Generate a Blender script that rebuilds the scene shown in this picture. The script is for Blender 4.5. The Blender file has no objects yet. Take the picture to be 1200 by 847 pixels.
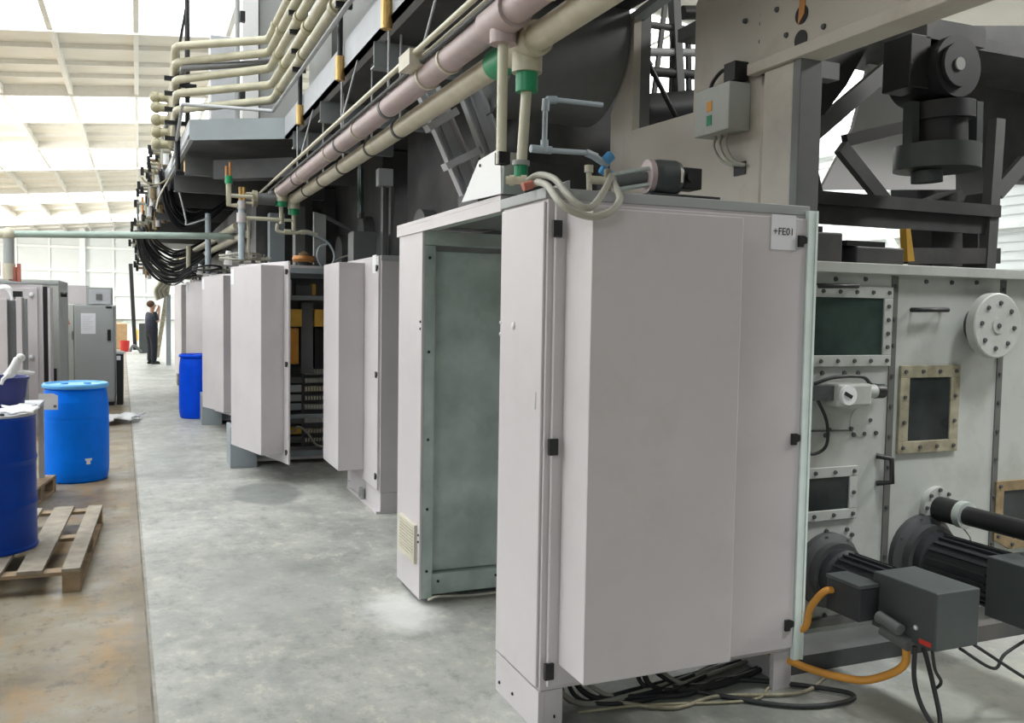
import bpy, bmesh, math, random
from mathutils import Vector as V, Matrix
random.seed(7)
PI = math.pi
SC = bpy.context.scene
COL = SC.collection
# ---------------------------------------------------------------- camera model
F, CX, CY, EYE = 1050., 600., 423.5, 1.7
fwd = V((162-600, 355-423.5, F)).normalized()
upv = V((.016, -1, -61.5/F)); upv = (upv - fwd*upv.dot(fwd)).normalized()
rgt = fwd.cross(upv)
def at(x, y, X=None, Y=None, Z=None):
    v = V((x-CX, y-CY, F))
    r = V((v.dot(rgt), v.dot(fwd), v.dot(upv)))
    t = X/r.x if X is not None else (Y/r.y if Y is not None else (Z-EYE)/r.z)
    return V((r.x*t, r.y*t, EYE + r.z*t))
cd = bpy.data.cameras.new('camera'); cam = bpy.data.objects.new('camera', cd); COL.objects.link(cam)
cd.sensor_width = 36; cd.lens = F/1200*36; cd.clip_end = 300; cd.clip_start = .05
R = Matrix.Identity(4)
for i, sgn in ((0, 1), (1, -1), (2, -1)):
    R[0][i] = sgn*rgt[i]; R[1][i] = sgn*fwd[i]; R[2][i] = sgn*upv[i]
cam.matrix_world = Matrix.Translation((0, 0, EYE)) @ R
SC.camera = cam
# ---------------------------------------------------------------- materials
MATS = {}
def mat(name, col, rough=.5, metal=0., var=.06, scale=6., bump=0., bscale=80., dirt=None, dirt_amt=0., dscale=3., emit=0., spec=.5):
    m = bpy.data.materials.new(name); m.use_nodes = True; MATS[name] = m
    nt = m.node_tree; b = nt.nodes['Principled BSDF']; L = nt.links.new
    b.inputs['Roughness'].default_value = rough; b.inputs['Metallic'].default_value = metal
    b.inputs['Specular IOR Level'].default_value = spec
    tc = nt.nodes.new('ShaderNodeTexCoord')
    n = nt.nodes.new('ShaderNodeTexNoise'); n.inputs['Scale'].default_value = scale; n.inputs['Detail'].default_value = 5
    L(tc.outputs['Object'], n.inputs['Vector'])
    r = nt.nodes.new('ShaderNodeValToRGB'); L(n.outputs['Fac'], r.inputs['Fac'])
    r.color_ramp.elements[0].position = .3; r.color_ramp.elements[1].position = .7
    r.color_ramp.elements[0].color = (*[max(0, c*(1-var)) for c in col], 1)
    r.color_ramp.elements[1].color = (*[min(1, c*(1+var)) for c in col], 1)
    out = r.outputs['Color']
    if dirt:
        n2 = nt.nodes.new('ShaderNodeTexNoise'); n2.inputs['Scale'].default_value = dscale; n2.inputs['Detail'].default_value = 8
        n2.inputs['Roughness'].default_value = .65
        L(tc.outputs['Object'], n2.inputs['Vector'])
        r2 = nt.nodes.new('ShaderNodeValToRGB'); L(n2.outputs['Fac'], r2.inputs['Fac'])
        r2.color_ramp.elements[0].position = .5; r2.color_ramp.elements[1].position = .72
        r2.color_ramp.elements[0].color = (0, 0, 0, 1); r2.color_ramp.elements[1].color = (dirt_amt,)*3 + (1,)
        mx = nt.nodes.new('ShaderNodeMix'); mx.data_type = 'RGBA'
        L(r2.outputs['Color'], mx.inputs['Factor']); L(out, mx.inputs[6]); mx.inputs[7].default_value = (*dirt, 1)
        out = mx.outputs[2]
    L(out, b.inputs['Base Color'])
    if bump:
        n3 = nt.nodes.new('ShaderNodeTexNoise'); n3.inputs['Scale'].default_value = bscale
        L(tc.outputs['Object'], n3.inputs['Vector'])
        bp = nt.nodes.new('ShaderNodeBump'); bp.inputs['Strength'].default_value = bump; bp.inputs['Distance'].default_value = .01
        L(n3.outputs['Fac'], bp.inputs['Height']); L(bp.outputs['Normal'], b.inputs['Normal'])
    if emit:
        b.inputs['Emission Color'].default_value = (*col, 1); b.inputs['Emission Strength'].default_value = emit
    return m
mat('cab_paint', (.60, .56, .57), .45, var=.03, scale=2, dirt=(.42, .40, .36), dirt_amt=.25, dscale=2.5)
mat('cab_grey', (.37, .385, .38), .5, var=.04, dirt=(.3, .29, .26), dirt_amt=.3)
mat('galv', (.43, .52, .48), .42, .35, var=.22, scale=4, dirt=(.2, .22, .2), dirt_amt=.35, dscale=5)
mat('alu', (.70, .76, .73), .3, .6, var=.05)
mat('fascia', (.40, .42, .45), .5, var=.08, dirt=(.25, .25, .24), dirt_amt=.4)
mat('rail_cream', (.50, .475, .35), .45, var=.08, scale=8, dirt=(.28, .25, .17), dirt_amt=.5, dscale=5)
mat('strip', (.80, .90, .86), .3, var=.06, scale=10)  # pale colour stands in for light reflected by the edge strip
mat('mach_paint', (.455, .47, .44), .5, var=.04, scale=2.5, dirt=(.26, .24, .2), dirt_amt=.45, dscale=3)
mat('mach_warm', (.50, .46, .40), .5, var=.05, scale=2, dirt=(.28, .22, .17), dirt_amt=.5, dscale=2.2)
mat('seam', (.12, .12, .11), .6)
mat('dark_steel', (.075, .078, .08), .55, .2, var=.25, scale=3, dirt=(.16, .13, .1), dirt_amt=.4)
mat('mid_steel', (.16, .165, .165), .5, .2, var=.15, scale=3, dirt=(.09, .085, .075), dirt_amt=.5)
mat('blue_steel', (.33, .37, .39), .5, .1, var=.06, dirt=(.2, .2, .2), dirt_amt=.3)
mat('pale_steel', (.50, .51, .53), .5, var=.05, dirt=(.3, .28, .26), dirt_amt=.35)
mat('black', (.014, .014, .015), .45)
mat('rubber', (.03, .03, .032), .6, var=.15)
mat('motor', (.03, .032, .036), .45, .1, var=.2)
mat('motor_grey', (.062, .072, .072), .45, var=.08)
mat('olive', (.40, .37, .24), .5, var=.15, scale=10, dirt=(.22, .19, .12), dirt_amt=.5, dscale=8)
mat('floor_joint', (.19, .17, .135), .8, var=.3, scale=4)
mat('cream', (.60, .56, .43), .4, var=.06, scale=8, dirt=(.36, .32, .23), dirt_amt=.45, dscale=6)
mat('cream_pale', (.63, .60, .46), .4, var=.04, dirt=(.45, .42, .33), dirt_amt=.3, dscale=6)
mat('pink', (.47, .37, .37), .42, var=.08, scale=6, dirt=(.32, .27, .24), dirt_amt=.5, dscale=5)
mat('green', (.02, .30, .13), .4, var=.15)
mat('brass', (.62, .40, .14), .35, .6, var=.15)
mat('copper', (.55, .25, .08), .4, .4, var=.2)
mat('pvc', (.45, .52, .56), .4, var=.06)
mat('crosspipe', (.40, .50, .44), .4, var=.08)
mat('hose', (.40, .39, .33), .55, var=.1)
mat('white', (.82, .82, .82), .5, var=.02)
mat('label', (.80, .80, .83), .5, var=.01)
mat('ink', (.02, .02, .02), .6)
mat('cloth', (.80, .80, .79), .9, var=.05, bump=.4, bscale=40)
mat('wood', (.36, .26, .16), .75, var=.25, scale=9, dirt=(.2, .16, .12), dirt_amt=.6, dscale=6, bump=.2, bscale=60)
mat('wood_grey', (.33, .29, .23), .8, var=.2, scale=10, dirt=(.2, .18, .15), dirt_amt=.6, dscale=6, bump=.2, bscale=60)
mat('barrel_blue', (.0, .19, .92), .42, spec=.15, var=.08, dirt=(.0, .12, .6), dirt_amt=.4)
mat('barrel_lid', (.12, .42, .80), .4, var=.05)
mat('barrel_deep', (.0, .07, .72), .42, spec=.15, var=.08)
mat('drum_blue', (.002, .06, .46), .4, .0, spec=.2, var=.12, dirt=(.02, .03, .1), dirt_amt=.5)
mat('navy_tub', (.03, .04, .20), .45, var=.1)
mat('orange', (.72, .32, .05), .5, var=.12)
mat('yellow', (.72, .42, .06), .5, var=.15)
mat('red', (.62, .04, .03), .5, var=.1)
mat('red_faded', (.48, .16, .12), .6, var=.2)
mat('frame_rust', (.34, .31, .22), .6, .2, var=.3, scale=14, dirt=(.14, .1, .06), dirt_amt=.7, dscale=12)
mat('frame_brown', (.30, .22, .12), .6, .2, var=.25, scale=14, dirt=(.1, .08, .05), dirt_amt=.6, dscale=12)
mat('pane_dark', (.03, .036, .036), .15, var=.5, scale=4)
mat('pane_green', (.035, .055, .048), .12, var=.4, scale=4)
mat('grille', (.62, .58, .48), .55)
mat('card', (.50, .33, .18), .8, var=.1)
mat('skin', (.52, .30, .21), .6); mat('navy', (.025, .03, .045), .8, var=.2, scale=12); mat('trouser', (.016, .018, .024), .85, var=.2, scale=12)
mat('hair', (.10, .045, .02), .7); mat('shoe', (.01, .01, .01), .5)
mat('roof_sheet', (.88, .85, .78), .6, var=.05, scale=.6)
mat('roof_steel', (.88, .87, .83), .5, var=.03)
mat('wall_sheet', (.78, .81, .80), .5, var=.03, scale=.5)
mat('wall_girt', (.9, .92, .91), .5, var=.02)
mat('skylight', (.93, .97, 1.0), .5, emit=5.0, var=0)
# transparent tube of the filter
g = bpy.data.materials.new('lens_glass'); g.use_nodes = True; MATS['glass'] = g
bs = g.node_tree.nodes['Principled BSDF']; bs.inputs['Roughness'].default_value = .08; bs.inputs['Transmission Weight'].default_value = .85; bs.inputs['Base Color'].default_value = (.55, .68, .62, 1)
# concrete floor with its worn brown strip and wet stains
def floor_mat():
    m = bpy.data.materials.new('concrete'); m.use_nodes = True; nt = m.node_tree; b = nt.nodes['Principled BSDF']; L = nt.links.new
    N = nt.nodes.new
    tc = N('ShaderNodeTexCoord')
    def noise(s, d=6, ro=.6, loc=(0, 0, 0), sc=(1, 1, 1)):
        mp = N('ShaderNodeMapping'); mp.inputs['Location'].default_value = loc; mp.inputs['Scale'].default_value = sc
        L(tc.outputs['Object'], mp.inputs['Vector'])
        n = N('ShaderNodeTexNoise'); n.inputs['Scale'].default_value = s; n.inputs['Detail'].default_value = d; n.inputs['Roughness'].default_value = ro
        L(mp.outputs['Vector'], n.inputs['Vector']); return n.outputs['Fac']
    def ramp(x, stops):
        r = N('ShaderNodeValToRGB'); L(x, r.inputs['Fac'])
        while len(r.color_ramp.elements) < len(stops): r.color_ramp.elements.new(.5)
        for e, (p, c) in zip(r.color_ramp.elements, stops): e.position = p; e.color = (*c, 1)
        return r.outputs['Color']
    def mix(f, a, c):
        x = N('ShaderNodeMix'); x.data_type = 'RGBA'
        L(f, x.inputs['Factor'])
        for s, k in ((a, 6), (c, 7)):
            if isinstance(s, tuple): x.inputs[k].default_value = (*s, 1)
            else: L(s, x.inputs[k])
        return x.outputs[2]
    def math_(op, a, b_=None, c=None):
        q = N('ShaderNodeMath'); q.operation = op
        for i, s in enumerate((a, b_, c)):
            if s is None: continue
            if isinstance(s, (int, float)): q.inputs[i].default_value = s
            else: L(s, q.inputs[i])
        return q.outputs[0]
    base = ramp(noise(1.1, 10, .68), [(.25, (.25, .262, .24)), (.47, (.38, .382, .352)), (.75, (.55, .548, .508))])
    base = mix(ramp(noise(2.6, 8, .7, (3, 1, 0), (1.0, .45, 1)), [(.52, (0, 0, 0)), (.68, (.55,)*3)]), base, (.25, .27, .255))
    base = mix(ramp(noise(9, 6, .7, (7, 2, 0)), [(.62, (0, 0, 0)), (.74, (.35,)*3)]), base, (.62, .63, .58))
    sep = N('ShaderNodeSeparateXYZ'); L(tc.outputs['Object'], sep.inputs[0])
    x, y = sep.outputs[0], sep.outputs[1]
    fine = noise(7, 12, .78, (3, 8, 0), (1, .7, 1))
    base = mix(ramp(fine, [(.52, (0, 0, 0)), (.66, (.75,)*3)]), base, (.20, .205, .18))
    base = mix(ramp(fine, [(.36, (.75,)*3), (.47, (0, 0, 0))]), base, (.60, .585, .50))
    base = mix(ramp(noise(28, 6, .7, (1, 2, 0)), [(.66, (0, 0, 0)), (.74, (.55,)*3)]), base, (.17, .17, .15))
    # left of the joint: worn, brown, oily
    brown = ramp(noise(1.3, 9, .66, (1, 5, 0)), [(.28, (.12, .095, .06)), (.46, (.23, .185, .12)), (.62, (.29, .265, .205)), (.78, (.38, .365, .31))])
    brown = mix(ramp(noise(3.2, 8, .7, (4, 9, 0), (1, .4, 1)), [(.5, (0, 0, 0)), (.66, (.75,)*3)]), brown, (.33, .20, .07))
    brown = mix(ramp(fine, [(.53, (0, 0, 0)), (.64, (.75,)*3)]), brown, (.09, .075, .05))
    brown = mix(ramp(noise(1.6, 8, .7, (9, 3, 0), (.5, 1.4, 1)), [(.54, (0, 0, 0)), (.66, (.6,)*3)]), brown, (.15, .145, .125))
    edge = math_('ADD', math_('MULTIPLY', y, .0155), x)                 # x + .0155 y
    side = math_('LESS_THAN', edge, .105)
    col = mix(side, base, brown)
    strip = math_('MULTIPLY', math_('GREATER_THAN', edge, .045), math_('LESS_THAN', edge, .125))
    strip = math_('MULTIPLY', strip, math_('MULTIPLY_ADD', noise(6, 5, .7, (5, 1, 0)), 1.6, -.25))
    col = mix(strip, col, (.20, .165, .115))
    def spot(cx, cy, rx, ry, c, amt, wob=.5, soft=.82):
        dx = math_('DIVIDE', math_('SUBTRACT', x, cx), rx); dy = math_('DIVIDE', math_('SUBTRACT', y, cy), ry)
        d = math_('SQRT', math_('ADD', math_('MULTIPLY', dx, dx), math_('MULTIPLY', dy, dy)))
        d = math_('ADD', d, math_('MULTIPLY', math_('SUBTRACT', noise(5, 4, .6, (cx, cy, 0)), .5), wob))
        return mix(ramp(d, [(soft, (amt,)*3), (1.0, (0, 0, 0))]), col, c)
    col = spot(1.06, 8.25, .33, .55, (.19, .205, .195), .75, .3)
    col = spot(1.36, 4.78, .27, .42, (.80, .80, .77), .65, 1.1, .4)
    col = spot(2.2, 3.1, .65, .4, (.16, .17, .15), .45, 1.0)
    col = spot(.75, 5.4, .45, .8, (.30, .32, .30), .45, 1.2)
    col = spot(.25, 11, .3, 2.2, (.26, .28, .265), .4, 1.4)
    col = spot(3.6, 2.7, .9, .45, (.36, .37, .30), .4, 1.2)
    L(col, b.inputs['Base Color'])
    b.inputs['Specular IOR Level'].default_value = .4
    rr = ramp(noise(1.7, 7, .6, (2, 2, 0)), [(.35, (.34,)*3), (.7, (.6,)*3)]); L(rr, b.inputs['Roughness'])
    bp = N('ShaderNodeBump'); bp.inputs['Strength'].default_value = .12; bp.inputs['Distance'].default_value = .01
    L(noise(25, 5), bp.inputs['Height']); L(bp.outputs['Normal'], b.inputs['Normal'])
    MATS['concrete'] = m
floor_mat()
# ---------------------------------------------------------------- mesh builder
def smooth_path(pts, n=8):
    pts = [V(p) for p in pts]; out = []
    P = [pts[0]*2-pts[1]] + pts + [pts[-1]*2-pts[-2]]
    for i in range(1, len(P)-2):
        a, b, c, d = P[i-1:i+3]
        for k in range(n):
            t = k/n
            out.append(.5*((2*b)+(c-a)*t+(2*a-5*b+4*c-d)*t*t+(3*b-a-3*c+d)*t**3))
    out.append(pts[-1]); return out
MW = {}
class MB:
    def __init__(s, T=None): s.v = []; s.f = []; s.sm = []; s.T = T
    def add(s, vs, fs, smooth=False):
        o = len(s.v)
        s.v += [(s.T @ V(p)) if s.T else V(p) for p in vs]
        s.f += [tuple(i+o for i in f) for f in fs]; s.sm += [smooth]*len(fs); return s
    def box(s, x0, x1, y0, y1, z0, z1):
        x0, x1 = sorted((x0, x1)); y0, y1 = sorted((y0, y1)); z0, z1 = sorted((z0, z1))
        return s.add([(x, y, z) for x in (x0, x1) for y in (y0, y1) for z in (z0, z1)],
                     [(0, 1, 3, 2), (4, 6, 7, 5), (0, 4, 5, 1), (2, 3, 7, 6), (0, 2, 6, 4), (1, 5, 7, 3)])
    def bar(s, p0, p1, w, h, up=(0, 0, 1)):
        p0, p1 = V(p0), V(p1); d = (p1-p0).normalized(); u = V(up)
        if abs(d.dot(u)) > .98: u = V((0, 1, 0))
        a = d.cross(u).normalized()*w/2; c = a.cross(d).normalized()*h/2
        return s.add([p+i*a+j*c for p in (p0, p1) for i in (-1, 1) for j in (-1, 1)],
                     [(0, 1, 3, 2), (4, 6, 7, 5), (0, 4, 5, 1), (2, 3, 7, 6), (0, 2, 6, 4), (1, 5, 7, 3)])
    def prism(s, pts, vec):
        n = len(pts); p = [V(q) for q in pts]; q = [a+V(vec) for a in p]
        return s.add(p+q, [tuple(range(n-1, -1, -1)), tuple(range(n, 2*n))] + [(i, (i+1) % n, n+(i+1) % n, n+i) for i in range(n)])
    def rings(s, rings, caps=True):
        n = len(rings[0]); vs = [p for r in rings for p in r]
        s.add(vs, [(k*n+i, k*n+(i+1) % n, (k+1)*n+(i+1) % n, (k+1)*n+i) for k in range(len(rings)-1) for i in range(n)], True)
        if caps:
            s.add(rings[0], [tuple(range(n-1, -1, -1))]); s.add(rings[-1], [tuple(range(n))])
        return s
    def tube(s, pts, r, n=10, caps=True):
        pts = [V(p) for p in pts]; rs = r if isinstance(r, (list, tuple)) else [r]*len(pts)
        d = (pts[1]-pts[0]).normalized(); u = V((0, 0, 1)) if abs(d.z) < .9 else V((1, 0, 0))
        a = d.cross(u).normalized(); R_ = []
        for i, p in enumerate(pts):
            t = (pts[min(i+1, len(pts)-1)]-pts[max(i-1, 0)]).normalized()
            a = (a - t*a.dot(t)).normalized(); b = t.cross(a)
            R_.append([p + (a*math.cos(2*PI*k/n)+b*math.sin(2*PI*k/n))*rs[i] for k in range(n)])
        return s.rings(R_, caps)
    def cyl(s, p0, p1, r, r1=None, n=18): return s.tube([p0, p1], [r, r if r1 is None else r1], n)
    def lathe(s, prof, c=(0, 0, 0), ax=(0, 0, 1), n=28):
        ax = V(ax).normalized(); c = V(c); u = V((1, 0, 0)) if abs(ax.x) < .9 else V((0, 1, 0))
        a = ax.cross(u).normalized(); b = ax.cross(a)
        R_ = [[c+ax*z+(a*math.cos(2*PI*k/n)+b*math.sin(2*PI*k/n))*max(r, 1e-4) for k in range(n)] for r, z in prof]
        vs = [p for r in R_ for p in r]
        for k in range(len(R_)-1):           # separate rings: crisp profile corners
            s.add(R_[k]+R_[k+1], [(i, (i+1) % n, n+(i+1) % n, n+i) for i in range(n)], True)
        return s
    def sph(s, c, r, n=12, sc=(1, 1, 1)):
        R_ = []
        for j in range(1, n):
            th = PI*j/n
            R_.append([V(c)+V((math.sin(th)*math.cos(2*PI*k/n)*r*sc[0], math.sin(th)*math.sin(2*PI*k/n)*r*sc[1], -math.cos(th)*r*sc[2])) for k in range(n)])
        return s.rings(R_)
    def build(s, name, m, parent=None, bevel=0., kind=None, label=None, cat=None, group=None):
        me = bpy.data.meshes.new(name)
        if parent is not None: inv = MW[parent].inverted(); loc = None
        else:
            xs = [p.x for p in s.v]; ys = [p.y for p in s.v]; zs = [p.z for p in s.v]
            loc = V(((min(xs)+max(xs))/2, (min(ys)+max(ys))/2, min(zs)))
            if kind == 'structure': loc = V((0, 0, 0))
            inv = Matrix.Translation(-loc)
        me.from_pydata([inv @ p for p in s.v], [], s.f)
        me.polygons.foreach_set('use_smooth', s.sm)
        bm = bmesh.new(); bm.from_mesh(me); bmesh.ops.recalc_face_normals(bm, faces=bm.faces); bm.to_mesh(me); bm.free()
        o = bpy.data.objects.new(name, me); COL.objects.link(o)
        me.materials.append(MATS[m] if isinstance(m, str) else m)
        if parent is not None: o.parent = parent; MW[o] = MW[parent]
        else: o.location = loc; MW[o] = Matrix.Translation(loc)
        if bevel:
            b = o.modifiers.new('bevel', 'BEVEL'); b.width = bevel; b.segments = 2; b.limit_method = 'ANGLE'; b.harden_normals = False
        if kind: o['kind'] = kind
        if label: o['label'] = label
        if cat: o['category'] = cat
        if group: o['group'] = group
        return o
def thing(name, label, cat, loc, group=None):
    o = bpy.data.objects.new(name, None); COL.objects.link(o); o.location = loc; o.empty_display_size = .1
    o['label'] = label; o['category'] = cat
    if group: o['group'] = group
    MW[o] = Matrix.Translation(loc); return o
def struct(name, mb, m, **k): return mb.build(name, m, None, kind='structure', **k)
BOLT = {}
def bolts(parent, pts, ax, r=.009, h=.008, m='black', name='bolt'):
    ax = V(ax).normalized(); key = (round(r, 4), round(h, 4), tuple(ax), m)
    for p in pts:
        p = V(p)
        if key in BOLT:
            o = BOLT[key].copy(); COL.objects.link(o)
        else:
            b = MB(); b.cyl((0, 0, 0), ax*h, r, r*.8, 8)
            me = bpy.data.meshes.new('bolt'); me.from_pydata(b.v, [], b.f); me.materials.append(MATS[m])
            o = bpy.data.objects.new(name, me); COL.objects.link(o); BOLT[key] = o
        o.name = name
        o.parent = parent; o.location = MW[parent].inverted() @ p; MW[o] = Matrix.Translation(p)
def text(body, size, M, m, parent, name='lettering'):
    c = bpy.data.curves.new(name, 'FONT'); c.body = body; c.size = size; c.align_x = 'CENTER'; c.align_y = 'CENTER'; c.extrude = .0006
    t = bpy.data.objects.new(name, c); COL.objects.link(t)
    bpy.context.view_layer.update()
    me = bpy.data.meshes.new_from_object(t.evaluated_get(bpy.context.evaluated_depsgraph_get()))
    bpy.data.objects.remove(t)
    me.transform(MW[parent].inverted() @ M)
    o = bpy.data.objects.new(name, me); COL.objects.link(o); me.materials.clear(); me.materials.append(MATS[m]); o.parent = parent; MW[o] = MW[parent]
    return o
def copy_tree(o, parent=None):
    c = o.copy(); COL.objects.link(c); c.parent = parent
    MW[c] = MW[o]
    for ch in list(o.children): copy_tree(ch, c)
    return c
# ================================================================ the hall
m = MB(); m.box(-26, 24, -9, 98, -.2, 0); struct('floor', m, 'concrete')
m = MB(); m.prism([(.105+.0155*6-.005, -6, .0005), (.105+.0155*6+.005, -6, .0005), (.105-.0155*60+.005, 60, .0005), (.105-.0155*60-.005, 60, .0005)], (0, 0, .0015)); struct('trim_1', m, 'floor_joint')
RZ = lambda x: 9.35+.09*x if x < 6 else 9.35+.54-.09*(x-6)
def roof(name, y0, y1, m):
    b = MB()
    for x0, x1 in ((-26, 6), (6, 24)):
        b.prism([(x0, y0, RZ(x0)), (x1, y0, RZ(x1)), (x1, y1, RZ(x1)), (x0, y1, RZ(x0))], (0, 0, .08))
    return b
YS = [-9, -8, 5, 13, 19.5, 27, 35, 40, 46.5, 53.5, 64, 70, 80, 87, 98]
b = MB(); s_ = MB()
for i in range(len(YS)-1):
    for x0, x1 in ((-26, 1), (1, 6), (6, 24)):
        tgt = s_ if i % 2 == 0 and not (YS[i] < 15 and x1 > 1) else b
        tgt.prism([(x0, YS[i], RZ(x0)), (x1, YS[i], RZ(x1)), (x1, YS[i+1], RZ(x1)), (x0, YS[i+1], RZ(x0))], (0, 0, .08))
# even strips are translucent skylights, odd strips sheet metal
struct('ceiling', b, 'roof_sheet')
struct('window_1', s_, 'skylight')
# rafters along the aisle, purlins across
b = MB()
for x in [-20, -17, -14, -11.2, -8.8, -6.4, -4.2, -2.1, 0, 2.4, 5, 9, 13, 17, 21]:
    b.box(x-.07, x+.07, -9, 98, RZ(x)-.30, RZ(x)-.02)
struct('trim_2', b, 'roof_steel')
b = MB()
for i, y in enumerate(YS[1:-1]):
    for x0, x1 in ((-26, 6), (6, 24)):
        b.prism([(x0, y-.06, RZ(x0)-.36), (x1, y-.06, RZ(x1)-.36), (x1, y-.06, RZ(x1)), (x0, y-.06, RZ(x0))], (0, .12, 0))
for y in (29.5, 31.5, 33.2, 42, 44.3, 56, 59, 61.5, 73, 76.5, 90, 94):
    for x0, x1 in ((-26, 6), (6, 24)):
        b.prism([(x0, y-.04, RZ(x0)-.14), (x1, y-.04, RZ(x1)-.14), (x1, y-.04, RZ(x1)), (x0, y-.04, RZ(x0))], (0, .08, 0))
struct('trim_3', b, 'roof_steel')
# end wall: corrugated sheet, girts, sag rods and columns
b = MB()
zz = 0
while zz < 10.2:
    b.box(-26, 24, 97.95, 98.3, zz, zz+.25); b.box(-26, 24, 98.0, 98.3, zz+.25, zz+.38); zz += .38
struct('wall_back', b, 'wall_sheet')
b = MB()
for z in (.2, 2.5, 4.8, 7.05, 9.3): b.box(-26, 24, 97.6, 97.95, z-.12, z+.12)
struct('trim_4', b, 'wall_girt')
b = MB()
for k in range(18): b.box(-24.9+2.83*k-.08, -24.9+2.83*k+.08, 97.75, 97.95, 0, 10)
struct('trim_5', b, 'wall_girt')
b = MB()
for x in (-19.2, -5.0, 9.2, 20): b.box(x-.25, x+.25, 97.2, 97.95, 0, 10)
struct('trim_6', b, 'wall_girt')
b = MB(); zz = 0
while zz < 8.4:
    b.box(22.0, 22.3, -9, 98, zz, zz+.17); b.box(22.05, 22.3, -9, 98, zz+.17, zz+.25); zz += .25
struct('wall_right', b, 'wall_sheet')
b = MB()
for z in (1.2, 2.7, 4.2, 5.7, 7.2): b.box(21.75, 22, -9, 98, z-.1, z+.1)
for y in range(-6, 60, 8): b.bar((21.7, y, 0), (21.7, y+6, 7), .18, .1, (1, 0, 0))
struct('trim_7', b, 'wall_girt')
b = MB()
for y in range(-8, 62, 7): b.box(21.3, 21.75, y-.2, y+.2, 0, 8.3)
struct('trim_8', b, 'yellow')
m = MB(); m.box(-26, 24, -9.3, -9, 0, 11); struct('wall_front', m, 'mid_steel')  # unseen wall behind the camera, added dark to block light from there
# ================================================================ light
w = bpy.data.worlds.new('world'); SC.world = w; w.use_nodes = True
w.node_tree.nodes['Background'].inputs[0].default_value = (.93, .97, 1, 1)
w.node_tree.nodes['Background'].inputs[1].default_value = .5
def area(name, loc, tgt, sx, sy, power, col=(1, 1, 1)):
    d = bpy.data.lights.new(name, 'AREA'); d.shape = 'RECTANGLE'; d.size = sx; d.size_y = sy; d.energy = power; d.color = col
    o = bpy.data.objects.new(name, d); COL.objects.link(o); o.location = loc
    o.rotation_euler = (V(tgt)-V(loc)).to_track_quat('-Z', 'Y').to_euler(); return o
SC.view_settings.view_transform = 'Standard'; SC.view_settings.look = 'None'; SC.view_settings.gamma = 1
SC.view_settings.use_curve_mapping = False; SC.view_settings.exposure = -0.02
area('hall_lamp', (.5, -7, 6.2), (3.4, 3.3, .6), 9, 2, 25, (.88, .97, 1))  # unseen fill added to brighten the fronts facing the camera
area('hall_lamp', (-8, -4.5, 5), (2.2, 3.2, 1.0), 5, 2, 205, (.86, .97, 1))  # unseen fill added at left, grazing the nearest door
sp = bpy.data.lights.new('down_light', 'SPOT'); sp.energy = 950; sp.spot_size = math.radians(52); sp.spot_blend = .8; sp.shadow_soft_size = .5; sp.color = (.94, .98, 1)  # added spot without a fixture, brightens the floor at right
so = bpy.data.objects.new('down_light', sp); COL.objects.link(so); so.location = (4.3, 1.3, 5.5); so.rotation_euler = (V((4.2, 2.2, 0))-V(so.location)).to_track_quat('-Z', 'Y').to_euler()
area('hall_lamp', (11, 1.0, 7.5), (3.8, 4.8, 2.2), 1.5, 1.5, 560, (1, .98, .96))  # added fill that lifts the pale panel behind the braces
area('up_light', (-13, 40, 4.5), (-3, 42, 9.5), 6, 6, 1800, (1, .99, .96))  # added upward fill, out of view, to whiten the roof sheets
area('wall_light', (-17, 78, 4), (-5, 98, 5), 6, 6, 700, (.97, 1, 1))  # added fill, out of view, to brighten the end wall
area('up_light', (-17, 70, 4), (-6, 78, 9), 6, 6, 3500, (1, .99, .95))  # another upward fill added for the far roof
# ================================================================ electrical cabinets
def cabT(x, y, rz): return Matrix.Translation((x, y, 0)) @ Matrix.Rotation(rz, 4, 'Z')
def door_parts(T, parent, W, mlabel=None, z0=.195, z1=2.115, lbl='top_right', bx=(.055, .725), dep=.245):
    """door in local frame, hinge at x=0, outer face y=-.022"""
    b = MB(T); b.box(.012, W-.012, -.022, 0, z0, z1)
    d = b.build('door', 'cab_paint', parent, bevel=.004)
    b = MB(T); b.box(bx[0], bx[1], -dep, -.022, .285, 2.075)
    bu = b.build('bulge_cover', 'cab_paint', d, bevel=.005)
    for z in (.23, 1.13, 1.98): b = MB(T); b.box(-.004, .034, -.034, -.016, z, z+.065); b.build('hinge', 'black', d)
    for z in (.28, 1.12, 1.99):
        b = MB(T); b.prism([(W-.062, -.022, z), (W-.036, -.022, z), (W-.036, -.022, z+.012), (W-.018, -.022, z+.018), (W-.018, -.022, z+.042), (W-.036, -.022, z+.05), (W-.062, -.022, z+.05)], (0, -.012, 0)); b.build('lock', 'black', d)
    b = MB(T)
    if lbl == 'top_right': b.box(W-.205, W-.075, -.0245, -.022, 1.975, 2.125)
    else: b.box(bx[0]+.01, bx[0]+.11, -dep-.0025, -dep, 1.9, 2.05)
    l = b.build('paper_label', 'label', d, label='white paper label')
    return d, l
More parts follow.
